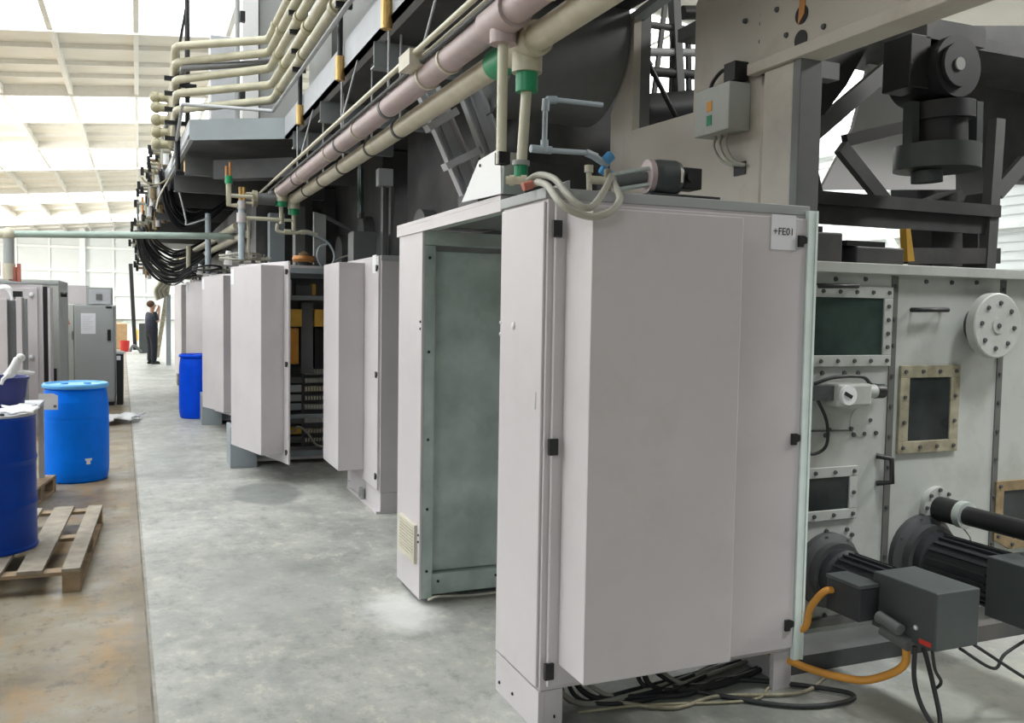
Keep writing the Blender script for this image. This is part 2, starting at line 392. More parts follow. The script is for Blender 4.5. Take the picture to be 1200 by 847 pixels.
def cabinet(label, x, y, rz, W=1.26, D=.46, H=2.165, ang=0, lbl='top_right', open_body=False, group=None, solid=False, **kw):
    T = cabT(x, y, rz); c = thing('control_cabinet', label, 'cabinet', (x, y, 0), group)
    t = .02
    b = MB(T)
    if open_body:
        b.box(0, t, 0, D, .04, H); b.box(W-t, W, 0, D, .04, H); b.box(t, W-t, D-t, D, .04, H)
        b.box(t, W-t, 0, D-t, H-.03, H); b.box(t, W-t, 0, D-t, .04, .07)
        b.build('body', 'cab_paint', c, bevel=.003)
        b = MB(T); b.box(t, .065, 0, .03, .07, H-.03); b.box(W-.065, W-t, 0, .03, .07, H-.03); b.box(.065, W-.065, 0, .03, H-.085, H-.03); b.box(.065, W-.065, 0, .03, .07, .13)
        b.build('front_frame', 'blue_steel', c)
    else:
        b.box(0, W, 0, D, .175, H)
        b.build('body', 'cab_paint', c, bevel=.003)
        b = MB(T); b.box(-.012, 0, .015, D-.005, .185, H-.045); b.build('side_panel', 'cab_paint', c, bevel=.004)
        b = MB(T); b.box(-.014, W+.01, -.004, D+.01, H-.035, H+.008); b.build('top_cover', 'cab_grey', c, bevel=.004)
        b = MB(T); b.box(-.006, .022, 0, D, 0, .172); b.box(.022, W if solid else .105, .004, .03, 0, .172); solid or b.box(W-.1, W, .004, .03, 0, .172); b.box(W-.022, W, .03, D, 0, .172); b.box(.022, W-.022, D-.03, D, .12, .172)
        b.build('plinth', 'cab_paint', c, bevel=.002)
        bolts(c, [T @ V((-.006, D-.05, .05)), T @ V((-.006, D-.2, .06)), T @ V((.07, .004, .06))], T.to_3x3() @ V((-1, 0, 0)), .008, .006)
    dT = T @ Matrix.Translation((.012, 0, 0)) @ Matrix.Rotation(-ang, 4, 'Z')
    d, l = door_parts(dT, c, W-.02, lbl=lbl, **kw)
    return c, T, dT, d, l
# --- the nearest cabinet, door towards the camera
fe, feT, fdT, fd, fl = cabinet('large pinkish-grey cabinet nearest the camera with a boxed-out door and +FE01 label', 1.47, 3.18, 0)
text('+FE01', .044, fdT @ Matrix.Translation((1.24-.14, -.0252, 2.052)) @ Matrix.Rotation(PI/2, 4, 'X'), 'ink', fl)
b = MB(feT); b.box(1.243, 1.278, -.03, -.005, .14, 2.15); b.box(1.281, 1.292, -.034, .02, .14, 2.15)
b.build('edge_strip', 'strip', fe, label='bright metal edge strip')
b = MB(feT)   # two small sliders left of the side panel, drip lip
for z in (1.62, 1.67): b.sph((-.008, .452, z-.85+.82), .010, 8)
b.sph((-.014, .30, 1.63), .014, 10, (.5, 1, 1.2))
b.build('side_screw', 'white', fe)
b = MB(); q = at(628, 471, X=1.457); b.prism([(1.4575, q.y+.012, q.z-.03), (1.4575, q.y+.002, q.z-.03), (1.4575, q.y-.0, q.z+.035), (1.4575, q.y+.006, q.z+.04)], (-.0008, 0, 0)); b.build('scuff_mark', 'cab_grey', fe, label='grey scuff')
# --- second cabinet with its door towards the aisle
c2, c2T, c2d, _, l2 = cabinet('closed cabinet with aisle-facing boxed-out door, just beyond the galvanised-backed one', 1.82, 8.36, -PI/2, W=1.23, D=.46, H=2.11, solid=True)
b = MB(c2T); b.box(.1, 1.23, -.03, 0, 0, .02); b.build('floor_flange', 'cab_paint', c2)
b = MB(c2T); b.box(.62, .72, -.035, -.01, .02, .11); b.cyl((.67, -.035, .065), (.67, -.045, .065), .03, n=12); b.build('foot_bracket', 'cab_grey', c2)
# --- four cabinets along the line with their doors swung open
LBL = ['open cabinet showing lit orange modules inside, door swung open beside a low plinth',
       'open-doored cabinet behind the one with orange modules, just this side of the blue drum',
       'open-doored cabinet directly behind the upright blue drum by the machine line',
       'farthest open-doored cabinet of the machine line, nearest the standing person']
HX = [1.015, .96, .905, .88]; HY = [9.75, 13.35, 16.95, 20.0]
opens = []
for i in range(4):
    c, T, dT, d, l = cabinet(LBL[i], HX[i], HY[i], 0, W=1.24, D=.46, H=2.13, ang=math.radians((76, 75, 73, 83)[i]), lbl='bulge', open_body=True, bx=(.28, 1.10), dep=.245)
    opens.append((c, T))
    b2 = MB(dT); b2.prism([(1.15, -.022, .195), (1.228, -.022, .195), (1.228, -.022, .42)], (0, -.004, 0)); b2.build('corner_gusset', 'cab_paint', d)
# fittings inside the first open cabinet
c, T = opens[0]
b = MB(T); b.box(.1, 1.16, .40, .43, .12, 2.03); b.build('mounting_plate', 'mid_steel', c)
for z, h in ((2.0, .05), (1.76, .05), (.46, .04)):
    b = MB(T); b.box(.07, 1.17, .20, .26, z, z+h); b.build('cross_rail', 'blue_steel', c)
b = MB(T); b.box(.64, .77, .26, .40, .95, 1.74); b.build('wiring_duct', 'mid_steel', c)
for k, x0 in enumerate((.39, .78)):
    b = MB(T); b.box(x0, x0+.25, .22, .40, 1.47, 1.66); dd = b.build('drive_module', 'yellow', c, bevel=.004)
    b = MB(T); b.box(x0+.12, x0+.22, .24, .40, 1.06, 1.45); b.build('drive_front', 'orange', dd, bevel=.004)
    b = MB(T); b.box(x0+.01, x0+.11, .25, .40, 1.0, 1.45); b.build('heat_sink', 'black', dd)
    b = MB(T); b.sph((x0+.17, .235, 1.42), .013, 8); b.build('status_lamp', 'brass', dd)
b = MB(T); b.box(.44, .54, .28, .4, 1.8, 1.98); b.build('power_supply', 'pale_steel', c)
b = MB(T); b.box(.58, .76, .27, .4, 1.8, 1.93); d_ = b.build('transformer', 'mid_steel', c, bevel=.01)
b = MB(T); b.box(.762, .80, .27, .4, 1.82, 1.94); b.build('end_cap', 'yellow', d_)
rows = [(.93, .10, 'black'), (.84, .07, 'mid_steel'), (.74, .08, 'pale_steel'), (.64, .07, 'cab_grey'), (.54, .07, 'blue_steel'), (.39, .09, 'mid_steel'), (.27, .07, 'yellow'), (.17, .07, 'mid_steel')]
for k, (z, h, mm) in enumerate(rows):
    b = MB(T); b.box(.43, .655, .33, .40, z, z+h); t_ = b.build('relay_row', mm, c, bevel=.003)
    b = MB(T); b.box(.42, .66, .36, .40, z-.03, z-.012); b.build('wire_tray', 'black', t_)
    b = MB(T)
    b.box(.69, .93, .33, .40, z, z+h*.8); t_ = b.build('terminal_block', ['cab_grey', 'pale_steel', 'frame_rust', 'mid_steel'][k % 4], c, bevel=.003)
    b = MB(T)
    for q in range(7): b.box(.70+.031*q, .716+.031*q, .32, .335, z+.01, z+h*.7)
    b.build('screw_row', 'grille', t_)
b = MB(T); b.tube(smooth_path([(.45, .25, .36), (.55, .22, .31), (.6, .2, .37), (.7, .2, .3), (.8, .22, .16), (.95, .2, .12)]), .012, 8); b.build('loose_wire', 'hose', c)
for ci, (c, T) in enumerate(opens[1:]):
    b = MB(T); b.box(.1, 1.16, .40, .43, .12, 2.03); b.build('mounting_plate', 'mid_steel', c)
# low grey plinth boxes at the hinge corner of each open cabinet
PL = ['low grey plinth box under the open door with orange modules behind', 'low grey plinth box beside the upright blue drum, camera side',
      'low grey plinth box just beyond the upright blue drum', 'low brownish plinth under the farthest open-doored cabinet']
for i in range(4):
    x, y = HX[i]-.145, HY[i]-.09
    t_ = thing('plinth_box', PL[i], 'plinth', (x, y, 0))
    b = MB(); b.box(x, x+.27, y-.03, y+.02, 0, .43) ; b.build('front_plate', 'blue_steel' if i < 3 else 'frame_rust', t_, bevel=.003)
    b = MB(); b.box(x-.0, x+.03, y+.021, y+.40, 0, .43); b.build('side_plate', 'blue_steel' if i < 3 else 'frame_rust', t_, bevel=.003)
# --- cabinet with its back off: galvanised inside, vent in the side panel
h = thing('cabinet_shell', 'tall cabinet with galvanised inner back panel and a louvred vent low on its side', 'cabinet', (1.47, 4.85, 0))
b = MB(); b.box(1.47, 1.485, 4.85, 5.33, .03, 2.16); b.build('side_panel', 'cab_paint', h, bevel=.003)
b = MB(); b.box(1.485, 2.6, 4.94, 5.33, .05, 2.1); b.build('body', 'cab_grey', h)
b = MB(); b.box(1.553, 2.5, 4.915, 4.938, .17, 2.02); b.build('back_plate', 'galv', h)
b = MB(); b.box(1.486, 1.55, 4.852, 4.935, .03, 2.05); b.box(2.5, 2.6, 4.852, 4.935, .03, 2.05); b.build('corner_post', 'galv', h, bevel=.003)
b = MB(); b.box(1.551, 2.5, 4.87, 4.935, .045, .165); b.build('bottom_rail', 'galv', h, bevel=.003)
b = MB(); b.box(1.486, 2.6, 4.85, 4.935, 2.052, 2.13); b.build('top_rail', 'galv', h, bevel=.003)
bolts(h, [(1.515, 4.852, z) for z in (.19, .55, .95, 1.45, 1.98)]+[(1.59, 4.87, .12), (1.95, 4.87, .12)], (0, -1, 0), .009, .006)
bolts(h, [(1.47, 4.87, z) for z in (.36, .40, 1.58, 1.62)], (-1, 0, 0), .008, .006)
p0 = at(470, 600, X=1.47); p1 = at(486, 660, X=1.47)
b = MB(); b.box(1.458, 1.47, 4.90, 5.24, .225, .45); b.box(1.452, 1.458, 4.90, 5.24, .43, .45); b.box(1.452, 1.458, 4.90, 5.24, .225, .245); b.box(1.452, 1.458, 4.90, 4.925, .245, .43); b.box(1.452, 1.458, 5.215, 5.24, .245, .43)
v_ = b.build('vent_grille', 'grille', h)
b = MB(); b.box(1.4565, 1.458, 4.925, 5.215, .245, .43); b.build('filter_mat', 'frame_brown', v_)  # dark colour paints the shade in the slots between louvres
for k in range(10): b = MB(); b.box(1.450, 1.4564, 4.925, 5.215, .2475+.0185*k, .2585+.0185*k); b.build('louvre', 'grille', v_)
b = MB(); b.tube(smooth_path([(1.52, 4.83, .03), (1.55, 4.78, .06), (1.62, 4.8, .05), (1.8, 4.85, .02), (2.0, 4.8, .04)]), .008, 6)
b.build('cable', 'hose', None, label='thin pale cable lying under the galvanised-backed cabinet', cat='cable')
# canopy between that cabinet and the nearest one
cn = thing('canopy_rail', 'grey sheet canopy bridging the two front cabinets at their top', 'cover', (1.47, 3.66, 2.1))
b = MB(); b.box(1.462, 2.0, 3.66, 5.36, 2.175, 2.195); b.build('top_sheet', 'cab_paint', cn)
b = MB(); b.box(1.462, 1.475, 3.66, 5.36, 2.125, 2.174); b.build('fascia', 'cab_paint', cn)
b = MB(); b.box(1.50, 1.56, 3.66, 4.84, 2.135, 2.174); b.build('inner_channel', 'alu', cn)
b = MB(); b.box(1.58, 2.0, 3.66, 4.84, 2.15, 2.174); b.build('underside', 'mid_steel', cn)
# white five-sided guard plate on the canopy
pts = [at(x, y, X=1.45) for x, y in ((541, 237), (561, 188), (586, 173), (587, 227))]
zmin = 2.197
g_ = MB(); g_.prism([(p.x, p.y, max(p.z, zmin)) for p in pts], (.012, 0, 0))
gp = thing('guard_plate', 'white angled sheet guard bolted upright on top of the canopy', 'guard', (1.45, pts[3].y, zmin))
g_.build('plate', 'white', gp)
b = MB(); b.box(1.46, 1.56, pts[3].y-.005, pts[3].y+.012, zmin, pts[2].z-.02); b.build('side_flange', 'cab_grey', gp)
q = [at(582, 184, X=1.45), at(563, 194, X=1.45)]
bolts(gp, q, (-1, 0, 0), .008, .006)
# loose cables under the nearest cabinet
random.seed(3)
cab_spec = [((1.62, 3.45), 'green'), ((1.75, 3.4), 'black'), ((1.95, 3.45), 'black'), ((2.1, 3.38), 'yellow'), ((2.3, 3.42), 'black'), ((2.5, 3.36), 'black')]
for i in range(9):
    x = 1.60+.033*i*(1 if i < 4 else 1.0) + (0 if i < 5 else .25); y = 3.42+.03*random.random()
    b = MB(); b.tube(smooth_path([(x, y, .30), (x+.03, y-.02, .12), (x+.08+.1*random.random(), y-.08, .016), (x+.4, y-.05-.1*random.random(), .014), (x+.8+.3*random.random(), y+.05, .014)]), .010 if i % 3 else .013, 7)
    b.build('floor_cable', 'rubber' if i % 4 else 'hose', None, label='dark cable dropping to the floor under the nearest cabinet', cat='cable', group='cables under the nearest cabinet')
for i, (pp, mm, r) in enumerate([
    ([(1.9, 3.3, .012), (2.1, 3.17, .012), (2.35, 3.2, .012), (2.7, 3.1, .012), (2.95, 3.2, .012)], 'frame_rust', .009),
    ([(1.85, 3.38, .014), (2.2, 3.26, .014), (2.5, 3.33, .014), (2.9, 3.04, .014), (2.82, 2.95, .014), (2.55, 3.02, .014), (2.2, 3.36, .014)], 'rubber', .011),
    ([(1.7, 3.28, .01), (2.0, 3.24, .01), (2.45, 3.12, .01), (2.62, 3.2, .01)], 'olive', .006)]):
    b = MB(); b.tube(smooth_path(pp), r, 7)
    b.build('floor_cable', mm, None, label=['rusty-yellow cable looping across the floor under the nearest cabinet', 'black cable looping out towards the machine under the nearest cabinet', 'thin olive wire on the floor under the nearest cabinet'][i], cat='cable')
# ================================================================ the press, front end wall
YP = 3.35
def P(x, y, dy=0.): return at(x, y, Y=YP-dy)
pr = thing('printing_press', 'grey machine front wall with bolted inspection windows right of the labelled cabinet', 'machine', (3.6, YP, 0))
b = MB(); b.box(2.80, 5.6, YP, YP+.06, .16, 1.93); b.build('front_plate', 'mach_paint', pr, bevel=.003)
b = MB(); b.box(2.80, 5.6, YP-.05, YP+.06, 1.895, 1.945); b.build('top_ledge', 'mach_paint', pr, bevel=.004)
b = MB(); b.box(2.78, 5.6, YP-.06, YP+.25, .0, .085); b.build('base_skid', 'dark_steel', pr)
b = MB(); b.box(2.80, 5.6, YP-.035, YP, .20, .235); b.build('lower_ledge', 'seam', pr)
for x in (3.425, 4.17):
    b = MB(); b.box(x-.02, x+.02, YP-.006, YP, .17, 1.89); s_ = b.build('seam_strip', 'seam', pr)
    bolts(s_, [(x, YP-.006, z) for z in (.3, .5, .75, .95, 1.1, 1.25, 1.4, 1.55, 1.68, 1.84)], (0, -1, 0), .011, .008, 'dark_steel')
bolts(pr, [P(x, y) for x, y in ((979, 327), (1014, 327), (1085, 330), (1115, 331), (1144, 331), (963, 437), (989, 437), (1005, 437), (945, 503), (967, 510), (971, 503), (997, 502), (1000, 509), (1019, 492), (1012, 508), (1026, 507), (944, 724), (966, 721), (986, 718), (942, 625), (968, 622), (992, 620), (998, 626))], (0, -1, 0), .012, .01, 'dark_steel')
b = MB(); b.cyl((3.25, YP-.004, 1.18), (3.25, YP, 1.18), .075, n=24); b.build('round_cover', 'mach_paint', pr)
b = MB(); b.bar(P(945, 505), P(998, 504), .012, .008, (0, 0, 1)); b.build('panel_joint', 'seam', pr)
def window(x0, x1, z0, z1, fw, fm, pm, nb, name='inspection_window', fr=.016, rot=False):
    b = MB(); y0 = YP-fr
    b.box(x0, x1, y0, YP, z1-fw, z1); b.box(x0, x1, y0, YP, z0, z0+fw); b.box(x0, x0+fw, y0, YP, z0+fw, z1-fw); b.box(x1-fw, x1, y0, YP, z0+fw, z1-fw)
    w_ = b.build(name, fm, pr, bevel=.003)
    b = MB(); b.box(x0+fw, x1-fw, YP-.008, YP-.002, z0+fw, z1-fw); b.build('pane', pm, w_)
    pts = []
    for k in range(nb[0]):
        x = x0+fw/2+(x1-x0-fw)*k/(nb[0]-1); pts += [(x, y0, z1-fw/2), (x, y0, z0+fw/2)]
    for k in range(1, nb[1]-1):
        z = z0+fw/2+(z1-z0-fw)*k/(nb[1]-1); pts += [(x0+fw/2, y0, z), (x1-fw/2, y0, z)]
    bolts(w_, pts, (0, -1, 0), .011, .008, 'dark_steel'); return w_
window(2.84, 3.405, 1.45, 1.835, .055, 'mach_paint', 'pane_green', (6, 6))
window(3.475, 3.878, 1.01, 1.452, .062, 'frame_rust', 'pane_dark', (4, 4))
window(2.82, 3.225, .71, .968, .05, 'mach_paint', 'pane_dark', (4, 3))
b = MB(); z0, z1, x0, x1 = .46, .83, 4.175, 4.75; y0 = YP-.016   # right-hand window with cut corners
o_ = [(x0, z1), (x1, z1), (x1, z0+.1), (x1-.1, z0), (x0+.12, z0), (x0, z0+.06)]
cx_, cz_ = (x0+x1)/2, (z0+z1)/2
inn = [(cx_+(x-cx_)*.80, cz_+(z-cz_)*.72) for x, z in o_]
for i in range(6):
    j = (i+1) % 6
    b.prism([(o_[i][0], y0, o_[i][1]), (o_[j][0], y0, o_[j][1]), (inn[j][0], y0, inn[j][1]), (inn[i][0], y0, inn[i][1])], (0, .016, 0))
w_ = b.build('inspection_window', 'frame_brown', pr)
b = MB(); b.prism([(x, YP-.008, z) for x, z in inn], (0, .006, 0)); b.build('pane', 'pane_dark', w_)
bolts(w_, [((a[0]+c[0])/2, y0, (a[1]+c[1])/2) for a, c in zip(o_, inn)], (0, -1, 0), .011, .008, 'dark_steel')
for (xa, ya, xb, yb) in ((957, 335, 997, 335), (1068, 363, 1102, 363)):
    a, c = P(xa, ya), P(xb, yb)
    b = MB(); b.tube([a, a-V((0, .045, 0)), c-V((0, .045, 0)), c], .012, 10); b.build('grab_handle', 'black', pr)
a, c = P(1027, 534), P(1027, 566)
b = MB(); b.tube([a, a+V((.05, -.05, -.01)), c+V((.05, -.05, .01)), c], .014, 10); b.build('grab_handle', 'black', pr)
# round bolted flange
fl_ = thing('blank_flange', 'round pale disc flange with a ring of bolts, upper right of the machine wall', 'flange', (4.0, YP, 1.65))
b = MB(); b.cyl((4.0, YP, 1.655), (4.0, YP-.07, 1.655), .10, n=32); b.build('spacer', 'dark_steel', fl_)
b = MB(); b.lathe([(0, 0), (.165, 0), (.165, .045), (.158, .05), (0, .05)], (4.0, YP-.07, 1.655), (0, -1, 0), 40); b.build('disc', 'mach_paint', fl_)
b = MB(); b.cyl((4.0, YP-.12, 1.655), (4.0, YP-.125, 1.655), .04, n=24); b.build('hub', 'mach_paint', fl_)
bolts(fl_, [(4.0+.115*math.sin(k*PI/4+.1), YP-.12, 1.655+.115*math.cos(k*PI/4+.1)) for k in range(8)]+[(4.0, YP-.125, 1.655)], (0, -1, 0), .013, .008, 'dark_steel')
# valve actuator with dial
ac = thing('valve_actuator', 'small grey actuator box with a round white dial beside the edge of the labelled cabinet', 'actuator', tuple(P(980, 460)))
x0, z0 = P(961, 474).x, P(961, 474).z; x1, z1 = P(1001, 447).x, P(1001, 447).z
b = MB(); b.box(x0, x1, YP-.12, YP-.02, z0, z1); b.build('housing', 'mach_paint', ac, bevel=.012)
b = MB(); b.box(x0-.16, x0, YP-.09, YP, z0+.03, z1-.01); b.build('bracket', 'dark_steel', ac)
dc = P(992, 463, .12)
b = MB(); b.cyl(dc, dc-V((0, .02, 0)), .045, n=24); d_ = b.build('dial', 'white', ac)
b = MB(); b.bar(dc+V((-.03, -.021, .012)), dc+V((.012, -.021, -.008)), .016, .01, (0, -1, 0)); b.build('pointer', 'black', d_)
q = P(1000, 459, .07)
b = MB(); b.cyl(q, q+V((.13, 0, 0)), .033, n=16); m_ = b.build('drive', 'mach_paint', ac)
b = MB(); b.cyl(q+V((.13, 0, 0)), q+V((.18, 0, 0)), .035, n=16); b.build('end_cap', 'black', m_)
b = MB(); b.tube(smooth_path([(x0-.1, YP-.07, z1), (x0, YP-.09, z1+.03), (x1-.03, YP-.08, z1+.03), (x1+.05, YP-.06, z1-.01), (x1+.15, YP-.05, z1-.02)]), .009, 7); b.build('wire', 'black', ac)
b = MB(); b.tube(smooth_path([(x0-.06, YP-.05, z0+.03), (x0-.0, YP-.05, z0-.08), (x0+.01, YP-.04, z0-.19), (x0-.06, YP-.03, z0-.23), (x0-.15, YP-.03, z0-.2)]), .008, 7); b.build('loop_wire', 'black', ac)
# clamp roller sticking out
cl = thing('clamp_unit', 'black clamped shaft sticking out between two bolted windows', 'shaft', tuple(P(1095, 597)))
c0 = P(1095, 592)
b = MB(); b.cyl(c0, c0-V((0, .03, 0)), .10, n=24); b.build('flange', 'mach_paint', cl)
bolts(cl, [c0+V((.085*math.cos(k*PI/4), -.03, .085*math.sin(k*PI/4))) for k in range(8)], (0, -1, 0), .011, .01, 'dark_steel')
b = MB(); b.cyl(c0-V((.0, .03, .01)), c0-V((.0, .16, .01)), .062, n=20); b.build('sleeve', 'black', cl)
b = MB(); b.cyl(c0-V((.0, .16, .01)), c0-V((.0, .20, .01)), .068, n=20); b.build('ring', 'alu', cl, bevel=.004)
b = MB(); b.cyl(c0-V((.0, .20, .01)), c0-V((.0, .62, .01)), .047, n=20); b.build('shaft', 'black', cl)
b = MB(); b.tube(smooth_path([c0-V((0, .17, .07)), c0+V((.03, -.2, -.14)), c0+V((.02, -.15, -.26))]), .004, 6); b.build('cable', 'hose', cl)
# servo motors along -Y
def servo(label, cx, cz, r, ln, box_l):
    t = thing('servo_motor', label, 'motor', (cx, YP, cz))
    b = MB(); b.lathe([(0, 0), (r*1.55, 0), (r*1.55, .03), (r*1.25, .05), (r*1.25, .09), (0, .09)], (cx, YP, cz), (0, -1, 0), 36); b.build('mounting_ring', 'dark_steel', t)
    bolts(t, [(cx+r*1.42*math.cos(k*PI/4+.2), YP-.03, cz+r*1.42*math.sin(k*PI/4+.2)) for k in range(8)], (0, -1, 0), .011, .01, 'dark_steel')
    b = MB(); b.lathe([(0, .09), (r*1.05, .09), (r*1.05, .13), (r*.92, .14), (r*.92, ln), (0, ln)], (cx, YP, cz), (0, -1, 0), 32)
    bd = b.build('motor_body', 'motor', t)
    b = MB()
    for k in range(20):
        a = 2*PI*k/20; ca, sa = math.cos(a), math.sin(a)
        b.bar((cx+r*.95*ca, YP-.15, cz+r*.95*sa), (cx+r*.95*ca, YP-ln+.01, cz+r*.95*sa), .008, r*.16, (ca, 0, sa))
    b.build('cooling_fin', 'motor', bd)
    s = r*1.02
    b = MB(); b.box(cx-s, cx+s, YP-ln-box_l, YP-ln, cz-s, cz+s); bx = b.build('fan_housing', 'motor_grey', t, bevel=.006)
    return t, bx, s
s1, bx1, s = servo('big dark servo motor nearest the labelled cabinet, with orange cables', 3.06, .47, .117, .42, .34)
b = MB(); b.box(2.83, 2.94, YP-.46, YP-.26, .385, .53); cb = b.build('connector_box', 'motor', s1, bevel=.006)
b = MB(); b.box(2.825, 2.945, YP-.462, YP-.26, .53, .545); b.build('box_lid', 'motor_grey', cb)
b = MB(); b.cyl((2.90, YP-.5, .42), (2.90, YP-.62, .40), .025, n=12); b.cyl((2.93, YP-.5, .36), (2.93, YP-.64, .34), .028, n=12); b.build('plug', 'mid_steel', cb)
b = MB(); b.sph((3.06-s, YP-.66, .42), .012, 8); b.build('bright_screw', 'alu', s1)
b = MB(); b.box(3.06-s-.002, 3.06-s, YP-.74, YP-.68, .362, .382); b.build('red_sticker', 'red', bx1, label='small red sticker')
s2, bx2, s = servo('second dark servo motor at the right edge, behind the big one', 3.665, .485, .135, .50, .55)
b = MB(); b.sph((3.52, YP-.75, .36), .012, 8); b.build('bright_screw', 'alu', s2)
for pts, r, lab, mm in [
    ([(2.85, YP-.30, .48), (2.80, YP-.28, .47), (2.78, YP-.22, .38), (2.76, YP-.2, .28), (2.70, YP-.05, .22), (2.66, YP+.02, .22)], .016, 'orange cable curving up into the servo motor connector box', 'orange'),
    ([(2.93, YP-.62, .36), (2.95, YP-.6, .24), (2.92, YP-.5, .15), (2.85, YP-.42, .12), (2.75, YP-.25, .12), (2.67, YP+.0, .14)], .017, 'orange cable sagging below the servo motor towards the cabinet', 'orange')]:
    b = MB(); b.tube(smooth_path(pts), r, 9); b.build('power_cable', mm, None, label=lab, cat='cable')
for i, pts in enumerate([
    [(2.94, YP-.66, .34), (2.945, YP-.66, .2), (2.95, YP-.7, .10), (2.99, YP-.74, .02), (3.03, YP-.72, .05), (3.02, YP-.68, .2), (2.99, YP-.66, .33)],
    [(2.97, YP-.72, .34), (2.99, YP-.72, .26), (3.05, YP-.7, .19), (3.06, YP-.66, .14)],
    [(3.1, YP-.74, .34), (3.25, YP-.78, .25), (3.42, YP-.7, .26), (3.6, YP-.72, .34)],
    [(3.18, YP-.74, .345), (3.42, YP-.8, .19), (3.55, YP-.8, .13), (3.6, YP-.82, .19), (3.66, YP-.9, .34)]]):
    b = MB(); b.tube(smooth_path(pts), .007 if i else .010, 7)
    b.build('sensor_cable', 'rubber', None, label=['thick black cable looping under the big servo motor almost to the floor', 'short thin black wire hanging beside the thick loop', 'thin black cable running between the two servo motors', 'thin black cable hanging in a low sharp loop between the servo motors'][i], cat='cable')
# ================================================================ tall side frame with its notch
XS = 2.8
def S(x, y): return at(x, y, X=XS)
sf = thing('side_frame', 'tall warm-grey machine side plate with a large notch and long top beam', 'machine frame', (XS, 4.2, 1.9))
o = [(5.13, 1.95), (5.13, 2.95), (4.98, 3.20), (4.93, 3.52), (4.86, 3.52), (4.86, 2.803), (4.2, 2.784), (4.2, 3.36), (4.05, 3.52), (3.62, 3.52), (3.62, 1.95)]
b = MB()
for poly in ([o[0], o[1], o[2], o[5]], [o[2], o[3], o[4], o[5]], [o[0], o[5], o[6], o[10]], [o[6], o[7], o[8], o[9], o[10]]):
    b.prism([(XS, y, z) for y, z in poly], (.05, 0, 0))
b.build('notched_plate', 'mach_warm', sf)
b = MB(); b.box(XS+.05, XS+.12, 4.86, 4.98, 2.70, 3.52); b.build('notch_post', 'mid_steel', sf)
b = MB(); b.box(XS-.012, XS+.06, 3.57, 3.63, 2.85, 3.6); b.build('joint_strip', 'dark_steel', sf)
b = MB(); b.box(XS-.03, XS+.05, 3.355, 3.565, 1.95, 2.85); b.build('column', 'mach_warm', sf, bevel=.006)
b = MB(); b.box(XS-.035, XS+.09, 3.30, 3.352, 1.95, 2.86); b.build('column_edge', 'mid_steel', sf, bevel=.004)
b = MB(); b.box(XS-.02, XS+.03, 2.2, 3.62, 2.90, 3.55); b.build('beam_web', 'mach_warm', sf)
b = MB(); b.box(XS-.06, XS+.09, 2.2, 3.66, 2.85, 2.905); b.build('beam_flange', 'mach_warm', sf, bevel=.004)
bolts(sf, [S(x, y)+V((-.004, 0, 0)) for x, y in ((896, 17), (895, 28), (894, 49), (875, 25), (904, 228), (910, 233), (931, 236))], (-1, 0, 0), .014, .014, 'dark_steel')
bolts(sf, [V((XS-.02, S(x, y).y, S(x, y).z)) for x, y in ((926, 42), (970, 32), (924, 72), (960, 58), (915, 12))], (-1, 0, 0), .014, .01, 'dark_steel')
b = MB()
for x, y, r in ((943, 47, .042), (944, 18, .042)):
    q = S(x, y); b.cyl((XS-.019, q.y, q.z), (XS-.024, q.y, q.z), r, n=20)
b.build('bore', 'black', sf)
q = S(946, 12); b = MB(); b.prism([(XS-.026, q.y+.02, q.z+.10), (XS-.026, q.y-.02, q.z+.12), (XS-.026, q.y-.01, q.z-.02), (XS-.026, q.y+.03, q.z-.06)], (.003, 0, 0)); b.build('rust_stain', 'copper', sf)
q = S(868, 197); b = MB(); b.box(XS-.006, XS-.001, q.y-.045, q.y+.05, q.z-.035, q.z+.03); b.build('cable_slot', 'black', sf)
# junction box on the plate
jb = thing('junction_box', 'grey junction box with an orange and green sticker on the tall side plate', 'box', (XS, 3.85, 2.6))
a, c = S(830, 112), S(873, 163)
y0, y1 = 3.70, 3.99; z0, z1 = 2.60, 2.83
b = MB(); b.box(XS-.13, XS-.002, y0, y1, z0, z1); bb = b.build('housing', 'mach_paint', jb, bevel=.004)
b = MB(); b.box(XS-.134, XS-.13, y0+.14, y0+.18, 2.71, 2.76); b.build('warning_sticker', 'orange', bb, label='orange sticker')
b = MB(); b.box(XS-.134, XS-.13, y0+.14, y0+.18, 2.64, 2.69); b.build('info_sticker', 'green', bb, label='green sticker')
b = MB(); b.box(XS-.10, XS-.02, y0+.0, y0+.09, z1+.01, z1+.1); b.build('socket', 'black', jb)
b = MB(); b.tube(smooth_path([(XS-.06, y0+.08, z1+.07), (XS-.06, y0+.16, z1+.09), (XS-.06, y0+.24, z1+.05), (XS-.06, y0+.26, z1)]), .010, 7); b.build('upper_cable', 'black', jb)
for k in range(3):
    b = MB(); b.tube(smooth_path([(XS-.06, y0+.10+.05*k, z0), (XS-.07, y0+.10+.05*k, z0-.06), (XS-.05, y0+.06+.04*k, z0-.14), (XS-.02, y0-.0+.01*k, z0-.17)]), .008, 7); b.build('lower_cable', 'hose', jb)
